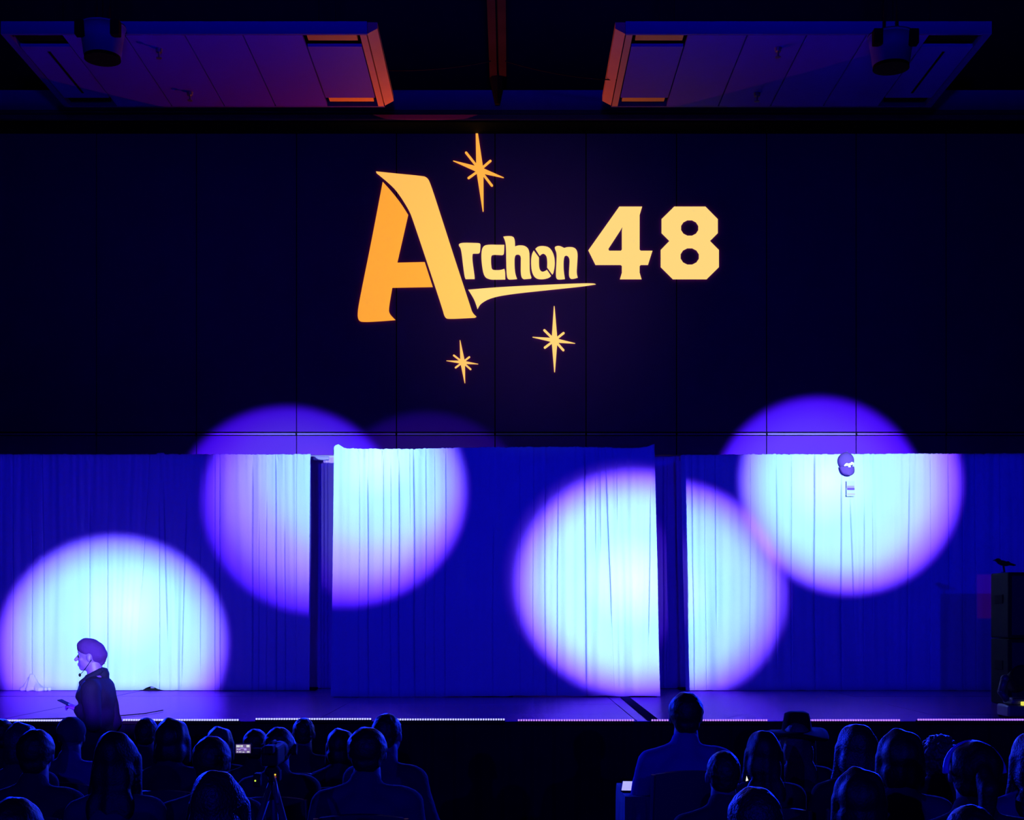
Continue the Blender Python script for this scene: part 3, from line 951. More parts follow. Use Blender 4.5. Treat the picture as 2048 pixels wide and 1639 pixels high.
me = blob([('e', B(2006, 1123.5), (.060, .026, .024), Matrix.Rotation(.25, 3, 'Y')), ('e', B(1996, 1118), (.026, .02, .019)), ('c', B(1993, 1117), B(1985, 1118.5), .010, .0025),
           ('c', B(2012, 1124), B(2031, 1127.5), .018, .006), ('c', B(2016, 1123), B(2028, 1129), .016, .004)], .004, 2)
link('body', me, crow, M['black'])
for yy in (-.012, .012):
    bm = bmesh.new(); cone(bm, B(2007, 1129, yy), B(2009, 1142, yy), .005, .004, 8); cone(bm, B(2009, 1141.6, yy), B(2003, 1141.6, yy), .003, .002, 6)
    obj('leg', bm, M['black'], crow)

# ------------------------------------------------------------------ moving head lamp at stage right
dm = 11.0
mh = empty('moving_head_lamp', (X(2040, dm), dm, SZ + .002), 'moving-head stage lamp on the right stage lip with a lit yellow display', 'stage lamp')
km = dm / F
def Q(px, py):
    return ((px - 2040) * km, (VY + .8 * F / dm - py) * km)
dkb = mat('lamp_plastic', (.05, .05, .07), .4, .5)
boxobj('base', (.0, 0, .055), (.28, .26, .09), dkb, mh, .015)
boxobj('base_top', (.0, .01, .125), (.20, .22, .05), dkb, mh, .02)
x_, z_ = Q(2037, 1405)
boxobj('display', (x_, -.118, z_), (.044, .03, .030), emis('display_yellow', (.85, .80, .09), 1.0), mh, .004)
for s in (-1, 1):
    bm = bmesh.new()
    cone(bm, (s * .10, 0, .13), (s * .152, 0, .20), .026, .026, 12)
    cone(bm, (s * .152, 0, .20), (s * .12, 0, .30), .026, .03, 12)
    ball(bm, Vector((s * .152, 0, .20)), .026); ball(bm, Vector((s * .12, 0, .30)), .032)
    obj('yoke_arm', bm, dkb, mh, True)
bm = bmesh.new(); cone(bm, (0, .10, .27), (0, -.06, .32), .085, .095, 24); ball(bm, Vector((0, .10, .27)), (.085, .07, .085)); obj('head', bm, M['black'], mh, True)
bm = bmesh.new(); cone(bm, (0, -.058, .3195), (0, -.066, .322), .08, .08, 24); obj('lens', bm, M['dark_slot'], mh)
for sx in (-1, 1):
    for sy in (-1, 1):
        bm = bmesh.new(); cone(bm, (sx * .12, sy * .10, .0), (sx * .12, sy * .10, .014), .018, .018, 10); obj('foot', bm, M['black'], mh)

# ------------------------------------------------------------------ people
def fingers(base, direction, up, side, s=1.0, curl=.5, grip=0.0):
    """palm and five digits. base wrist, direction towards the fingertips, up: back of the hand, side: towards the thumb"""
    d, u, sd = Vector(direction).normalized(), Vector(up).normalized(), Vector(side).normalized()
    b = Vector(base)
    P = [('c', b, b + d * .035 * s, .021 * s, .024 * s)]
    for i, (o_, ln) in enumerate(((.030, .070), (.011, .078), (-.009, .073), (-.028, .058))):
        k0 = b + d * .03 * s + sd * o_ * .55 * s
        k1 = b + d * .085 * s + sd * o_ * s
        P.append(('c', k0, k1, .014 * s, .0105 * s))
        a = curl
        p = k1
        for j, fr in enumerate((.45, .32, .23)):
            a2 = a * (j + .6)
            dn = d * math.cos(a2) - u * math.sin(a2)
            q_ = p + dn * ln * fr * s * 1.05
            P.append(('c', p, q_, (.0098 - .001 * j) * s, (.0090 - .001 * j) * s))
            p = q_
    t0 = b + d * .02 * s + sd * .018 * s
    t1 = t0 + (d * .6 + sd * .8 - u * .2).normalized() * .042 * s
    t2 = t1 + (d * .9 + sd * .3 - u * .4).normalized() * .034 * s
    P += [('c', t0, t1, .014 * s, .011 * s), ('c', t1, t2, .0108 * s, .0085 * s)]
    return P

def head_prims(c, fwd, s=1.0):
    """head with face; c centre, fwd unit facing direction (horizontal)"""
    f = Vector(fwd).normalized()
    sd = Vector((0, 0, 1)).cross(f)
    c = Vector(c)
    rz = math.atan2(f.y, f.x)
    R = Matrix.Rotation(rz, 3, 'Z')
    U = Vector((0, 0, 1))
    def at(a, b, z):
        return c + f * a * s + sd * b * s + U * z * s
    P = [('e', at(-.012, 0, .02), (.094 * s, .075 * s, .092 * s), R),
         ('e', at(.018, 0, -.035), (.068 * s, .058 * s, .075 * s), R),
         ('e', at(.055, 0, -.088), (.026 * s, .026 * s, .020 * s), R),
         ('e', at(.062, 0, .028), (.028 * s, .052 * s, .016 * s), R),
         ('c', at(.080, 0, .012), at(.108, 0, -.028), .008 * s, .013 * s),
         ('e', at(.086, 0, -.058), (.010 * s, .022 * s, .006 * s), R),
         ('e', at(.083, 0, -.069), (.010 * s, .019 * s, .006 * s), R)]
    for k_ in (-1, 1):
        P.append(('e', at(.052, k_ * .036, -.025), (.026 * s, .022 * s, .018 * s), R))
        P.append(('e', at(-.012, k_ * .078, -.012), (.018 * s, .009 * s, .030 * s), R))
        P.append(('e', at(.078, k_ * .030, .002), (.009 * s, .012 * s, .008 * s), R))
    return P

HS = (0, .025, 1.165)
def seated(w=1.0, female=False):
    """seated figure facing +Y, origin on the floor under the hips; crown of head at 1.28"""
    sw_ = .185 * w
    body = head_prims(HS, (0, 1, 0))
    body += [('c', (0, -.015, .96), (0, .010, 1.09), .070 * w, .060),
             ('e', (0, -.02, .54), (.165 * w, .12, .10)), ('e', (0, -.02, .68), (.14 * w, .105, .15)), ('e', (0, -.02, .85), (.165 * w, .11, .15)),
             ('c', (-sw_ * .5, -.02, .95), (-sw_, -.02, .925), .06, .056), ('c', (sw_ * .5, -.02, .95), (sw_, -.02, .925), .06, .056)]
    shirt = [('e', (0, -.02, .60), (.17 * w, .128, .15)), ('e', (0, -.02, .72), (.158 * w, .122, .16)), ('e', (0, -.02, .86), (.182 * w, .124, .145)),
             ('c', (-.06, -.02, .975), (-sw_, -.02, .93), .055, .066), ('c', (.06, -.02, .975), (sw_, -.02, .93), .055, .066),
             ('c', (0, -.02, .95), (0, -.010, 1.030), .088, .070)]
    trous = [('e', (0, -.01, .55), (.172 * w, .13, .095))]
    shoes = []
    for s in (-1, 1):
        hip, kn, an = (s * .09, .0, .53), (s * .13, .44, .52), (s * .13, .43, .10)
        body += [('c', hip, kn, .080, .056), ('c', kn, an, .052, .036), ('e', (s * .13, .50, .045), (.04, .12, .035))]
        trous += [('c', hip, kn, .090, .066), ('c', kn, (s * .13, .43, .12), .064, .050)]
        shoes += [('e', (s * .13, .51, .048), (.047, .135, .046)), ('c', (s * .13, .43, .06), (s * .13, .43, .11), .045, .042)]
        el, wr = (s * (sw_ + .055), .06, .68), (s * .13, .30, .625)
        body += [('c', (s * sw_, -.02, .925), el, .048, .038), ('c', el, wr, .038, .026)]
        body += fingers(wr, (-s * .25, 1, -.08), (0, .05, 1), (-s, -.2, 0), 1.0, .18)
        shirt += [('c', (s * sw_, -.02, .925), el, .062, .050), ('c', el, Vector(el).lerp(Vector(wr), .85), .048, .036)]
    return dict(body=blob(body, .0075, 5), shirt=blob(shirt, .012, 5, .012, 9), trousers=blob(trous, .013, 4, .008, 10), shoes=blob(shoes, .010, 3))

SM, SF = seated(1.0), seated(.86)

def hair_mesh(kind):
    c = Vector(HS)
    if kind == 'short':
        P = [('e', c + Vector((0, -.022, .026)), (.089, .100, .098)), ('e', c + Vector((0, -.055, -.03)), (.068, .05, .065))]
        return blob(P, .008, 3, .004, 40)
    if kind == 'crop':
        P = [('e', c + Vector((0, -.018, .026)), (.079, .094, .0915)), ('e', c + Vector((0, -.05, -.02)), (.064, .05, .06))]
        return blob(P, .008, 2, .004, 60)
    if kind == 'bob':
        P = [('e', c + Vector((0, -.025, .022)), (.095, .105, .10)), ('e', c + Vector((0, -.045, -.06)), (.092, .075, .09)),
             ('c', c + Vector((-.075, -.01, 0)), c + Vector((-.085, -.01, -.12)), .03, .022), ('c', c + Vector((.075, -.01, 0)), c + Vector((.085, -.01, -.12)), .03, .022)]
        return blob(P, .009, 3, .012, 22, 3)
    if kind == 'long':
        P = [('e', c + Vector((0, -.025, .022)), (.095, .105, .10)), ('e', c + Vector((0, -.06, -.08)), (.095, .07, .13)), ('e', c + Vector((0, -.095, -.23)), (.115, .055, .14)),
             ('e', c + Vector((0, -.11, -.36)), (.10, .04, .12)),
             ('c', c + Vector((-.075, -.01, .0)), c + Vector((-.11, -.03, -.26)), .032, .022), ('c', c + Vector((.075, -.01, .0)), c + Vector((.11, -.03, -.26)), .032, .022)]
        return blob(P, .010, 3, .016, 18, 4)
    if kind == 'bun':
        P = [('e', c + Vector((0, -.022, .024)), (.083, .097, .093)), ('e', c + Vector((0, -.09, .08)), (.042, .042, .04)), ('e', c + Vector((0, -.05, -.03)), (.068, .05, .06))]
        return blob(P, .008, 2, .007, 30)
    if kind == 'curly':
        r_ = random.Random(9)
        P = [('e', c + Vector((0, -.03, .01)), (.105, .105, .112)), ('e', c + Vector((0, -.05, -.08)), (.095, .07, .08))]
        for i in range(150):
            a, b = r_.uniform(0, 2 * PI), math.acos(r_.uniform(-.75, 1))
            dv = Vector((math.sin(b) * math.cos(a), math.sin(b) * math.sin(a), math.cos(b)))
            if dv.y > .45 and dv.z < .5:
                continue
            p = c + Vector((0, -.03, .0)) + Vector((dv.x * .112, dv.y * .11, dv.z * .115))
            P.append(('e', p, r_.uniform(.012, .022)))
        return blob(P, .007, 1, .008, 60)
    if kind == 'ponytail':
        P = [('e', c + Vector((0, -.022, .024)), (.086, .10, .094)), ('e', c + Vector((0, -.05, -.03)), (.07, .05, .065)),
             ('c', c + Vector((0, -.115, .02)), c + Vector((0, -.155, -.04)), .026, .034), ('c', c + Vector((0, -.155, -.04)), c + Vector((0, -.14, -.22)), .034, .012)]
        return blob(P, .008, 2, .008, 26, 2)
HAIR = {k: hair_mesh(k) for k in ('short', 'crop', 'bob', 'long', 'bun', 'curly', 'ponytail')}

def copy_mesh_mat(me, m):
    c = me.copy()
    c.materials.clear()
    c.materials.append(m)
    return c
_cache = {}
def shared(me, m):
    k = (me.name, m.name)
    if k not in _cache:
        _cache[k] = copy_mesh_mat(me, m)
    return _cache[k]

# chair prototype meshes
def chair_meshes():
    out = {}
    bm = bmesh.new(); box(bm, Vector((0, .03, .435)), (.43, .42, .055), None, .02); out['seat'] = bm
    bm = bmesh.new()
    g = []
    for j in range(9):
        t = j / 8
        z = .52 + .37 * t
        hw_ = .205 * (1 - .10 * t ** 3)
        g.append([bm.verts.new((hw_ * (i / 8 * 2 - 1), -.185 - .03 * t - .018 * (1 - (i / 8 * 2 - 1) ** 2), z + .018 * (1 - (i / 8 * 2 - 1) ** 2) * t)) for i in range(9)])
    for a in range(8):
        for b in range(8):
            bm.faces.new((g[a][b], g[a + 1][b], g[a + 1][b + 1], g[a][b + 1]))
    bmesh.ops.recalc_face_normals(bm, faces=bm.faces)
    geo = bmesh.ops.solidify(bm, geom=bm.faces[:], thickness=.03)
    out['backrest'] = bm
    for s in (-1, 1):
        bm = bmesh.new(); cone(bm, (s * .205, .215, .42), (s * .215, .235, 0), .012, .011, 8); out['leg_f%d' % s] = bm
        bm = bmesh.new(); cone(bm, (s * .205, -.17, .42), (s * .215, -.23, 0), .012, .011, 8); out['leg_b%d' % s] = bm
        bm = bmesh.new(); cone(bm, (s * .207, -.17, .42), (s * .195, -.222, .89), .012, .012, 8); out['back_post%d' % s] = bm
    res = {}
    for k_, bm in out.items():
        me = bpy.data.meshes.new(k_)
        bm.normal_update(); bm.to_mesh(me); bm.free()
        me.materials.append(M['chair'] if k_ in ('seat', 'backrest') else M['chrome'])
        res[k_] = me
    return res
CH = chair_meshes()
def chair(x, y, rz, lab, k=1.0):
    t = empty('banquet_chair', (x, y, 0), lab, 'chair', 'banquet chairs of the audience', rz)
    for kk, me in CH.items():
        nm = 'leg' if kk.startswith('leg') else ('back_post' if kk.startswith('back_post') else kk)
        o = bpy.data.objects.new(nm, me)
        col.objects.link(o)
        o.parent = t
    return t

BR = dict(short=.083, crop=.079, bob=.098, long=.10, bun=.083, curly=.118, ponytail=.086)
def person(px, top, s, kind, hm, shirt, lab, clab, base=None, rz=0.0, extra=None, kmax=1.16, kx=1.0, dtop=0.0):
    """px: column of the head; top: row of the crown; s: pixels per metre at the person"""
    d = F / s
    ztop = Z(top, d) - dtop
    htop = 1.275
    k = max(.80, min(kmax, ztop / htop))
    x = X(px, d)
    # legs stay on the floor: scale whole figure
    t = empty('person', (x, d - .025 * k, 0), lab, 'person', 'seated audience', rz)
    t.scale = (k * kx, k * (1 + kx) / 2, k)
    S = base or SM
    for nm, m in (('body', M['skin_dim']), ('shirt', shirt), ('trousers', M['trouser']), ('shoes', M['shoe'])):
        link(nm, shared(S[nm], m), t)
    if kind:
        link('hair', shared(HAIR[kind], hm), t)
    if extra:
        extra(t)
    c = chair(x, d - .06, rz, clab)
    c.location.z = 0
    c.scale = (max(1, kx * k * .98),) * 2 + (k,) if kx > 1.05 else (k, k, k)
    return t

def headphones(t):
    c = Vector(HS)
    pts = [c + Vector((math.cos(a) * .092, -.01, math.sin(a) * .105)) for a in [PI * i / 14 for i in range(15)]]
    tube('headphone_band', pts, .008, M['metal'], t)
    for s in (-1, 1):
        bm = bmesh.new(); cone(bm, c + Vector((s * .075, -.01, -.01)), c + Vector((s * .105, -.01, -.01)), .036, .032, 16)
        obj('ear_cup', bm, M['black'], t)

def wide_hat(t):
    c = Vector(HS) + Vector((0, -.01, .055))
    bm = bmesh.new()
    seg = 40
    prof = [(.0, .105), (.045, .108), (.072, .095), (.080, .05), (.088, .0), (.10, -.006), (.15, -.010), (.180, -.022), (.184, -.036), (.15, -.030), (.09, -.020)]
    rings = []
    for r, z in prof:
        ring = []
        for k_ in range(seg):
            a = 2 * PI * k_ / seg
            wv_ = .018 * math.sin(2 * a + .6) * max(0, (r - .09) / .1) + .012 * math.sin(3 * a)* max(0, (r - .09) / .1)
            ring.append(bm.verts.new(c + Vector((math.cos(a) * r, math.sin(a) * r * 1.08, z + wv_))))
        rings.append(ring)
    for i in range(len(rings) - 1):
        for k_ in range(seg):
            bm.faces.new((rings[i][k_], rings[i][(k_ + 1) % seg], rings[i + 1][(k_ + 1) % seg], rings[i + 1][k_]))
    bmesh.ops.remove_doubles(bm, verts=bm.verts, dist=.0005)
    obj('hat', bm, M['hat'], t, True)

def knit_cap(t):
    c = Vector(HS)
    link('cap', blob([('e', c + Vector((0, -.018, .035)), (.088, .102, .092))], .009, 2, .003, 30), t, mat('knit_cap', (.006, .002, .05), .95))

def headband(t):
    c = Vector(HS)
    bm = bmesh.new()
    pts = [c + Vector((math.cos(a) * .096, -.02 + .03 * math.sin(a), math.sin(a) * .108)) for a in [PI * i / 14 for i in range(15)]]
    bm.free()
    tube('headband', pts, .011, M['pipe'], t)

P_ = [
 (5, 1440, 296, 'short', 'hair', 'shirt_dark', SM, 'dark-haired person at the left edge of the picture, only half in view', {}),
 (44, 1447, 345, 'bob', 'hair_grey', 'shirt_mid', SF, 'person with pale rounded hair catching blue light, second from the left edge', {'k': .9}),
 (74, 1462, 400, 'short', 'hair', 'shirt_dark', SM, 'dark silhouetted person in front of the pale rounded hair at the left', {}),
 (144, 1437, 322, None, 'hair', 'shirt_light', SM, 'person in a pale shirt and knitted cap in front of the presenter', {'extra': knit_cap}),
 (235, 1466, 430, 'long', 'hair', 'shirt_mid', SF, 'long-haired person in a dark top seated just right of the presenter', {}),
 (294, 1436, 300, 'crop', 'hair', 'shirt_dark', SM, 'short-haired head touching the LED bar right of the presenter', {}),
 (345, 1439, 345, 'bob', 'hair', 'shirt_dark', SF, 'person with a dark bob under the LED bar, left of the blue-rimmed head', {}),
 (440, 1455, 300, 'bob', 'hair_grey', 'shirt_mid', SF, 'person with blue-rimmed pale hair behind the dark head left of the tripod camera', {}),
 (425, 1476, 420, 'short', 'hair', 'shirt_dark', SM, 'dark head in front of the blue-rimmed pale hair, left of the tripod camera', {}),
 (438, 1545, 560, 'long', 'hair_mid', 'shirt_mid', SF, 'long-haired person nearest the bottom edge, left of the tripod', {}),
 (34, 1600, 620, 'short', 'hair', 'shirt_dark', SM, 'nearest dark head in the lower left corner', {}),
 (512, 1460, 310, 'short', 'hair', 'shirt_dark', SM, 'person whose head shows just right of the small camera screen', {}),
 (559, 1457, 345, 'short', 'hair', 'shirt_dark', SM, 'person wearing headphones behind the tripod camera', {'extra': headphones}),
 (608, 1436, 292, 'crop', 'hair', 'shirt_dark', SM, 'tall person with cropped hair right of the headphones', {}),
 (681, 1459, 312, 'bob', 'hair', 'shirt_dark', SF, 'person with a blue-rimmed dark bob between the tall person and the pair of men', {}),
 (735, 1458, 400, 'short', 'hair', 'shirt_mid', SM, 'man in a dim blue shirt with a dark chair back across him', {'kx': 1.08}),
 (773, 1428, 350, 'crop', 'hair', 'shirt_mid', SM, 'man turned slightly, tallest head left of the central aisle', {'rz': -.35}),
 (1371, 1388, 342, 'short', 'hair', 'shirt_blue', SM, 'broad man in a pale blue shirt, tallest seated figure right of the aisle', {'kx': 1.03}),
 (1446, 1503, 430, 'crop', 'hair', 'shirt_dark', SM, 'dark head in front of the right shoulder of the man in the pale shirt', {}),
 (1526, 1464, 372, 'long', 'hair', 'shirt_dark', SF, 'long-haired person left of the wide-brimmed hat', {}),
 (1593, 1414, 338, 'long', 'hair_light', 'shirt_dark', SF, 'blond person under a wide-brimmed black hat', {'extra': wide_hat, 'dtop': .075}),
 (1508, 1579, 600, 'short', 'hair_mid', 'shirt_mid', SM, 'nearest head at the bottom edge below the small white phone light', {}),
 (1713, 1451, 378, 'long', 'hair_mid', 'shirt_dark', SF, 'person with full dark hair falling to the shoulders, right of the hat', {'kx': 1.1}),
 (1798, 1462, 440, 'bob', 'hair', 'shirt_mid', SF, 'person with a dark rounded bob left of the curly head', {}),
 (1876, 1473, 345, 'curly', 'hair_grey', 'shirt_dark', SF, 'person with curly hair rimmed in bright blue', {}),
 (1946, 1484, 500, 'ponytail', 'hair', 'shirt_dark', SF, 'person with a pale headband in front of the curly hair', {'extra': headband, 'kx': 1.1}),
 (2062, 1468, 420, 'long', 'hair_mid', 'shirt_blue', SF, 'person at the right edge in a pale top, only the shoulder in view', {}),
 (1716, 1539, 520, 'bob', 'hair', 'shirt_dark', SF, 'near dark head below the full dark hair', {}),
 (1938, 1612, 640, 'crop', 'hair', 'shirt_mid', SM, 'nearest head at the bottom edge below the headband', {}),
]
for (px, top, s, kind, hm, sh, base, lab, kw) in P_:
    kw = dict(kw)
    kw.pop('k', None)
    person(px, top, s, kind, M[hm], M[sh], lab, 'chair under the ' + ' '.join(lab.split(',')[0].split()[:13]), base, **kw)

# ------------------------------------------------------------------ presenter
dp = 9.96
kp = F / dp
pres = empty('person', (X(190, dp), dp, 0), 'presenter in a dark jacket and knotted headscarf walking past the stage, face lit', 'person')
def R_(px, py, y=0):
    return Vector(((px - 190) / kp, y, CAMZ - (py - VY) / kp))
hc = R_(181, 1311)
body = head_prims(hc, (-1, 0, -.0), .98)
body += [('c', R_(188, 1330), R_(194, 1365), .055, .062), ('e', R_(193, 1388), (.115, .165, .16)), ('e', R_(190, 1440), (.105, .14, .15)), ('e', (0.0, 0, .95), (.11, .155, .11)),
         ('c', R_(194, 1368, -.08), R_(196, 1375, -.175), .055, .056), ('c', R_(194, 1368, .08), R_(196, 1375, .175), .055, .056)]
# legs mid-stride
legs = {-1: ((.0, -.09, .93), (-.14, -.10, .52), (-.16, -.10, .10)), 1: ((.0, .09, .93), (.08, .10, .50), (.30, .10, .16))}
trs, shs = [('e', (0, 0, .96), (.125, .168, .12))], []
for s, (a, b, c) in legs.items():
    body += [('c', a, b, .085, .06), ('c', b, c, .055, .038), ('e', (c[0] - .07, c[1], c[2] - .055), (.12, .04, .032))]
    trs += [('c', a, b, .097, .074), ('c', b, c, .072, .058)]
    shs += [('e', (c[0] - .075, c[1], c[2] - .05), (.138, .05, .046)), ('c', c, (c[0], c[1], c[2] - .04), .046, .046)]
# near (left) arm bent forward holding a thin sheet, far arm hanging
sl, el, wr = R_(196, 1375, -.18), R_(206, 1440, -.235), R_(168, 1416, -.13)
body += [('c', sl, el, .05, .04), ('c', el, wr, .039, .027)] + fingers(wr, (-1, .05, .45), (0, -.3, 1), (.1, .9, .3), .8, .75)
sr, er, wr2 = R_(196, 1375, .18), R_(210, 1445, .22), R_(186, 1500, .20)
body += [('c', sr, er, .05, .04), ('c', er, wr2, .039, .027)] + fingers(wr2, (-.2, 0, -1), (0, 1, 0), (-1, 0, 0), 1.0, .3)
link('body', blob(body, .006, 5), pres, M['skin'])
jk = [('e', R_(194, 1392), (.128, .19, .165)), ('e', R_(192, 1430), (.122, .17, .16)), ('e', R_(189, 1470), (.132, .175, .15)), ('e', (-.01, 0, .93), (.14, .18, .09)),
      ('c', R_(194, 1366, -.07), R_(197, 1380, -.18), .058, .068), ('c', R_(194, 1366, .07), R_(197, 1380, .18), .058, .068),
      ('c', sl, el, .069, .058), ('c', el, el.lerp(wr, 1.0), .056, .040), ('c', sr, er, .069, .056), ('c', er, er.lerp(wr2, .9), .054, .042),
      ('c', R_(203, 1349), R_(199, 1368), .058, .075), ('e', R_(189, 1354, -.055), (.055, .045, .035)), ('c', R_(172, 1364, -.04), R_(165, 1392, -.06), .028, .03), ('c', R_(172, 1364, .04), R_(165, 1392, .06), .028, .03)]
link('jacket', blob(jk, .009, 4, .010, 10), pres, M['jacket'])
bm = bmesh.new()
link('collar', blob([('c', R_(170, 1364, -.075), R_(188, 1353, -.078), .022, .030), ('c', R_(188, 1353, -.078), R_(204, 1341, -.045), .030, .022), ('c', R_(204, 1341, -.045), R_(207, 1341, .045), .022, .022), ('c', R_(172, 1360, .055), R_(203, 1343, .045), .016, .020)], .007, 3), pres, M['jacket'])
link('trousers', blob(trs, .011, 4, .008, 10), pres, M['trouser'])
link('shoes', blob(shs, .009, 3), pres, M['shoe'])
# headscarf: cap over the crown, band, knot and tails
Rt = Matrix.Rotation(.42, 3, 'Y')
me = blob([('e', R_(183, 1298), (.108, .083, .074), Rt), ('e', R_(195, 1309), (.070, .076, .062)), ('c', R_(205, 1318, 0), R_(201, 1326, 0), .026, .022)], .006, 4, .004, 25)
scarf = link('headscarf', me, pres, M['bandana'])
link('scarf_knot', blob([('e', R_(203, 1321), (.022, .02, .024)), ('c', R_(205, 1317), R_(209, 1327), .008, .004), ('c', R_(203, 1322), R_(201, 1331), .009, .005)], .004, 2), pres, M['bandana'])
tube('headset_boom', [R_(190, 1318, -.083), R_(180, 1332, -.082), R_(170, 1343, -.06), R_(162, 1348, -.02)], .0022, M['black'], pres)
bm = bmesh.new(); ball(bm, R_(161, 1349, -.015), (.009, .009, .013)); obj('microphone', bm, M['black'], pres, True)
for s in (-1, 1):
    bm = bmesh.new(); ball(bm, hc + Vector((-.074, s * .030, .0)), .0105, 12, 8); obj('eye', bm, M['hair_mid'], pres, True)
sheet = empty('cue_card', (pres.location.x, dp, 0), 'thin card held out in the presenter hand', 'card')
bm = bmesh.new()
a, b = R_(128, 1397, 0), R_(152, 1409, 0)
rt = (b - a)
ang = math.atan2(-(b.z - a.z), b.x - a.x)
box(bm, (a + b) / 2 + Vector((0, -.10, 0)), (rt.length, .10, .004), Matrix.Rotation(ang, 3, 'Y'))
obj('sheet', bm, M['black'], sheet)

# ------------------------------------------------------------------ draped table and paper
dt = 8.25
tz = Z(1565, 8.75)
tb = empty('draped_table', (.755, 8.42, 0), 'small cloth-draped table left of the man in the pale shirt', 'table')
boxobj('tabletop', (0, 0, tz - .02), (.16, .62, .03), M['black'], tb, .004)
bm = bmesh.new()
per = []
for (x0, y0, x1, y1) in ((-.09, -.33, .09, -.33), (.09, -.33, .09, .33), (.09, .33, -.09, .33), (-.09, .33, -.09, -.33)):
    for i in range(14):
        t = i / 14
        per.append((lerp(x0, x1, t), lerp(y0, y1, t)))
ringt, ringm, ringb = [], [], []
for i, (x, y) in enumerate(per):
    n_ = Vector((x, y, 0)).normalized()
    wv_ = .016 * math.sin(i * .9) + .008 * math.sin(i * 2.3)
    ringt.append(bm.verts.new((x, y, tz)))
    ringm.append(bm.verts.new((x + n_.x * (.008 + wv_ * .3), y + n_.y * (.008 + wv_ * .3), tz - .06)))
    ringb.append(bm.verts.new((x + n_.x * (.03 + wv_), y + n_.y * (.03 + wv_), .01)))
N = len(per)
for i in range(N):
    j = (i + 1) % N
    bm.faces.new((ringt[i], ringt[j], ringm[j], ringm[i]))
    bm.faces.new((ringm[i], ringm[j], ringb[j], ringb[i]))
bm.faces.new(ringt)
bmesh.ops.recalc_face_normals(bm, faces=bm.faces)
tag(obj('tablecloth', bm, mat('table_cloth', (.07, .07, .10), .9, .1, .1)), 'dark blue cloth hanging to the floor over the small table', 'tablecloth')
bpy.data.objects['tablecloth'].location = tb.location
for sx in (-1, 1):
    for sy in (-1, 1):
        bm = bmesh.new(); cone(bm, (sx * .065, sy * .28, 0), (sx * .065, sy * .28, tz - .035), .014, .014, 8); obj('leg', bm, M['metal'], tb)
ps = empty('tablet', (.752, 8.50, tz + .008), 'brightly lit tablet lying on the small draped table', 'tablet', rz=-.10)
boxobj('case', (0, 0, 0), (.15, .46, .008), M['black'], ps, .002)
boxobj('screen', (0, 0, .0045), (.14, .45, .002), emis('tablet_screen', (.45, .42, 1.0), 1.0), ps)

# ------------------------------------------------------------------ video camera on tripod
dv = 6.2
kv = F / dv
vc = empty('tripod', (X(545, dv), dv, 0), 'dark tripod standing among the left seats', 'tripod')
def V_(px, py, y=0):
    return Vector(((px - 545) / kv, y, CAMZ - (py - VY) / kv))
hub = V_(545, 1560)
for a in (PI * .5, PI * 1.17, PI * 1.83):
    foot = Vector((math.cos(a) * .42, math.sin(a) * .42, 0.01))
    bm = bmesh.new(); cone(bm, hub, hub.lerp(foot, .5), .016, .015, 10); cone(bm, hub.lerp(foot, .48), foot, .011, .010, 10)
    obj('leg', bm, mat('tripod_metal', (.02, .015, .05), .5, .5, .05), vc, True)
bm = bmesh.new(); cone(bm, hub + Vector((0, 0, -.08)), V_(545, 1533), .02, .02, 14); obj('centre_column', bm, M['black'], vc, True)
bm = bmesh.new(); ball(bm, V_(545, 1541), (.035, .035, .03)); obj('fluid_head', bm, M['black'], vc, True)
tube('pan_handle', [V_(545, 1541), V_(560, 1560, -.12), V_(574, 1590, -.25)], .008, mat('handle_metal', (.03, .02, .07), .4, .5), vc)
vcam = empty('video_camera', V_(545, 1533) + Vector((X(545, dv), dv, 0)), 'small video camera on the tripod with a lit flip-out screen', 'camera')
def V2(px, py, y=0):
    return Vector(((px - 545) / kv, y, (1533 - py) / kv))
boxobj('camera_body', V2(546, 1508, .0), (.075, .20, .085), M['black'], vcam, .012)
bm = bmesh.new(); cone(bm, V2(546, 1506, .1), V2(546, 1506, .19), .036, .04, 20); obj('lens_barrel', bm, M['black'], vcam, True)
tube('top_handle', [V2(546, 1495, -.07), V2(546, 1484, -.06), V2(546, 1484, .05), V2(546, 1495, .07)], .009, M['black'], vcam)
boxobj('viewfinder', V2(549, 1492, -.12), (.04, .08, .035), M['black'], vcam, .006)
boxobj('screen_arm', V2(520, 1497, -.06), (.075, .012, .02), M['black'], vcam, .003)
scr = boxobj('flip_screen', V2(493.5, 1493, -.075), (.074, .010, .047), M['black'], vcam, .003)
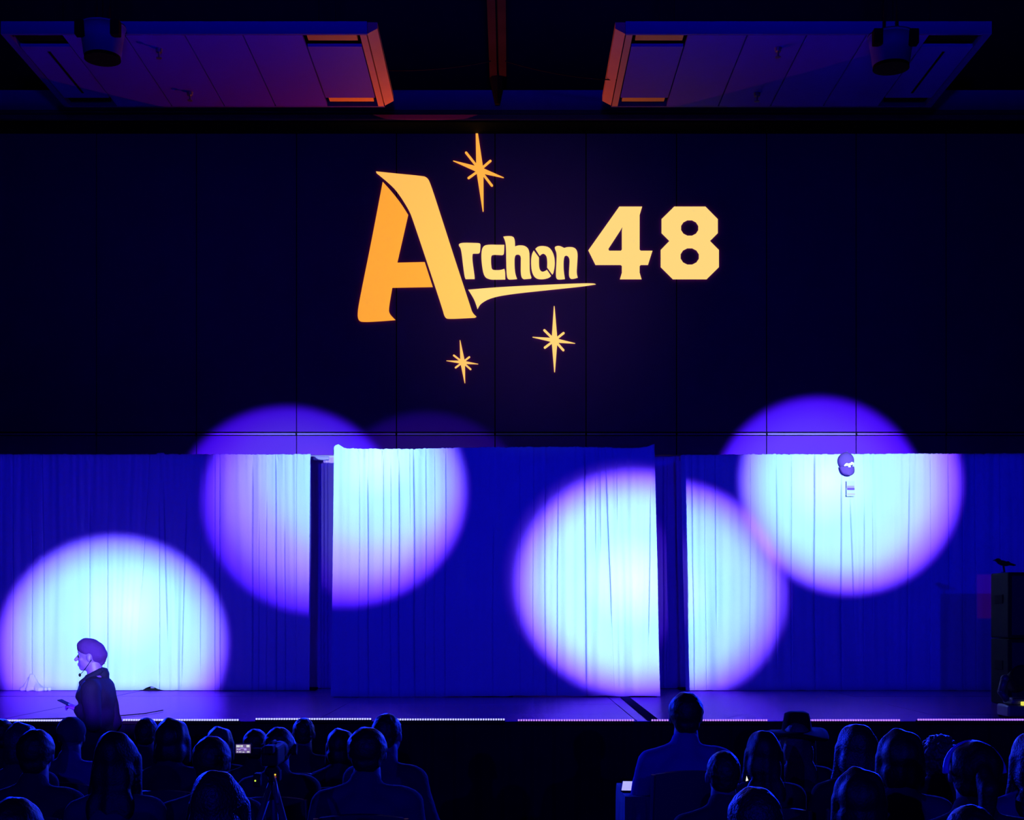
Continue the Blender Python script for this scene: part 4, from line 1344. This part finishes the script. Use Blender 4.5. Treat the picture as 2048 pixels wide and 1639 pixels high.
lit = boxobj('lit_display', V2(493.5, 1493, -.0815), (.064, .002, .038), emis('screen_violet', (.16, .10, .30), 1.0), scr)
lit.location = (0, 0, 0)
rs = random.Random(8)
bm = bmesh.new()
for (x0, x1, y0, y1) in ((480, 487, 1486, 1490), (488, 493, 1486, 1489.5), (500, 506, 1485.5, 1490), (481, 483, 1493, 1495), (481, 483, 1498, 1500), (501, 506, 1498, 1500.5), (485, 490, 1498.5, 1500), (492, 496, 1499, 1500.5)):
    box(bm, V2((x0 + x1) / 2, (y0 + y1) / 2, -.083), ((x1 - x0) / kv, .001, (y1 - y0) / kv))
obj('screen_readout', bm, emis('screen_white', (.7, .75, .72), .9), scr)
bm = bmesh.new()
for (x0, x1, y0, y1) in ((484, 488, 1493, 1495.5), (495, 500, 1492, 1496), (488, 495, 1491, 1492.5)):
    box(bm, V2((x0 + x1) / 2, (y0 + y1) / 2, -.083), ((x1 - x0) / kv, .001, (y1 - y0) / kv))
obj('screen_image', bm, emis('screen_lilac', (.5, .35, .95), .9), scr)
for (px, py, c, nm) in ((554, 1546, (1, .55, .05), 'amber'), (554, 1550.5, (1, .05, .02), 'red'), (514.5, 1558, (.45, .6, .05), 'green')):
    bm = bmesh.new(); ball(bm, V_(px, py, -.05), .0042, 10, 8)
    o = obj('indicator_light', bm, emis('led_' + nm, c, 1.4), vc, True)
    o['label'] = nm + ' indicator light'
boxobj('battery_pack', V_(551, 1549, -.01), (.05, .06, .05), M['black'], vc, .006)
boxobj('remote_box', V_(516, 1558, -.01), (.03, .06, .06), M['black'], vc, .006)

# ------------------------------------------------------------------ phone with a lit screen
dph = 6.35
ph = empty('phone', W(1494, 1556, dph), 'small phone whose white screen glints right of the dark head', 'phone')
boxobj('case', (0, .004, 0), (.022, .008, .036), M['black'], ph, .002, Matrix.Rotation(.2, 3, 'Y'))
bm = bmesh.new()
vs = [bm.verts.new(p) for p in ((-.002, -.0012, .012), (.006, -.0012, -.009), (-.006, -.0012, -.012))]
bm.faces.new(vs)
obj('screen', bm, emis('phone_white', (1, .95, .75), 1.3), ph)
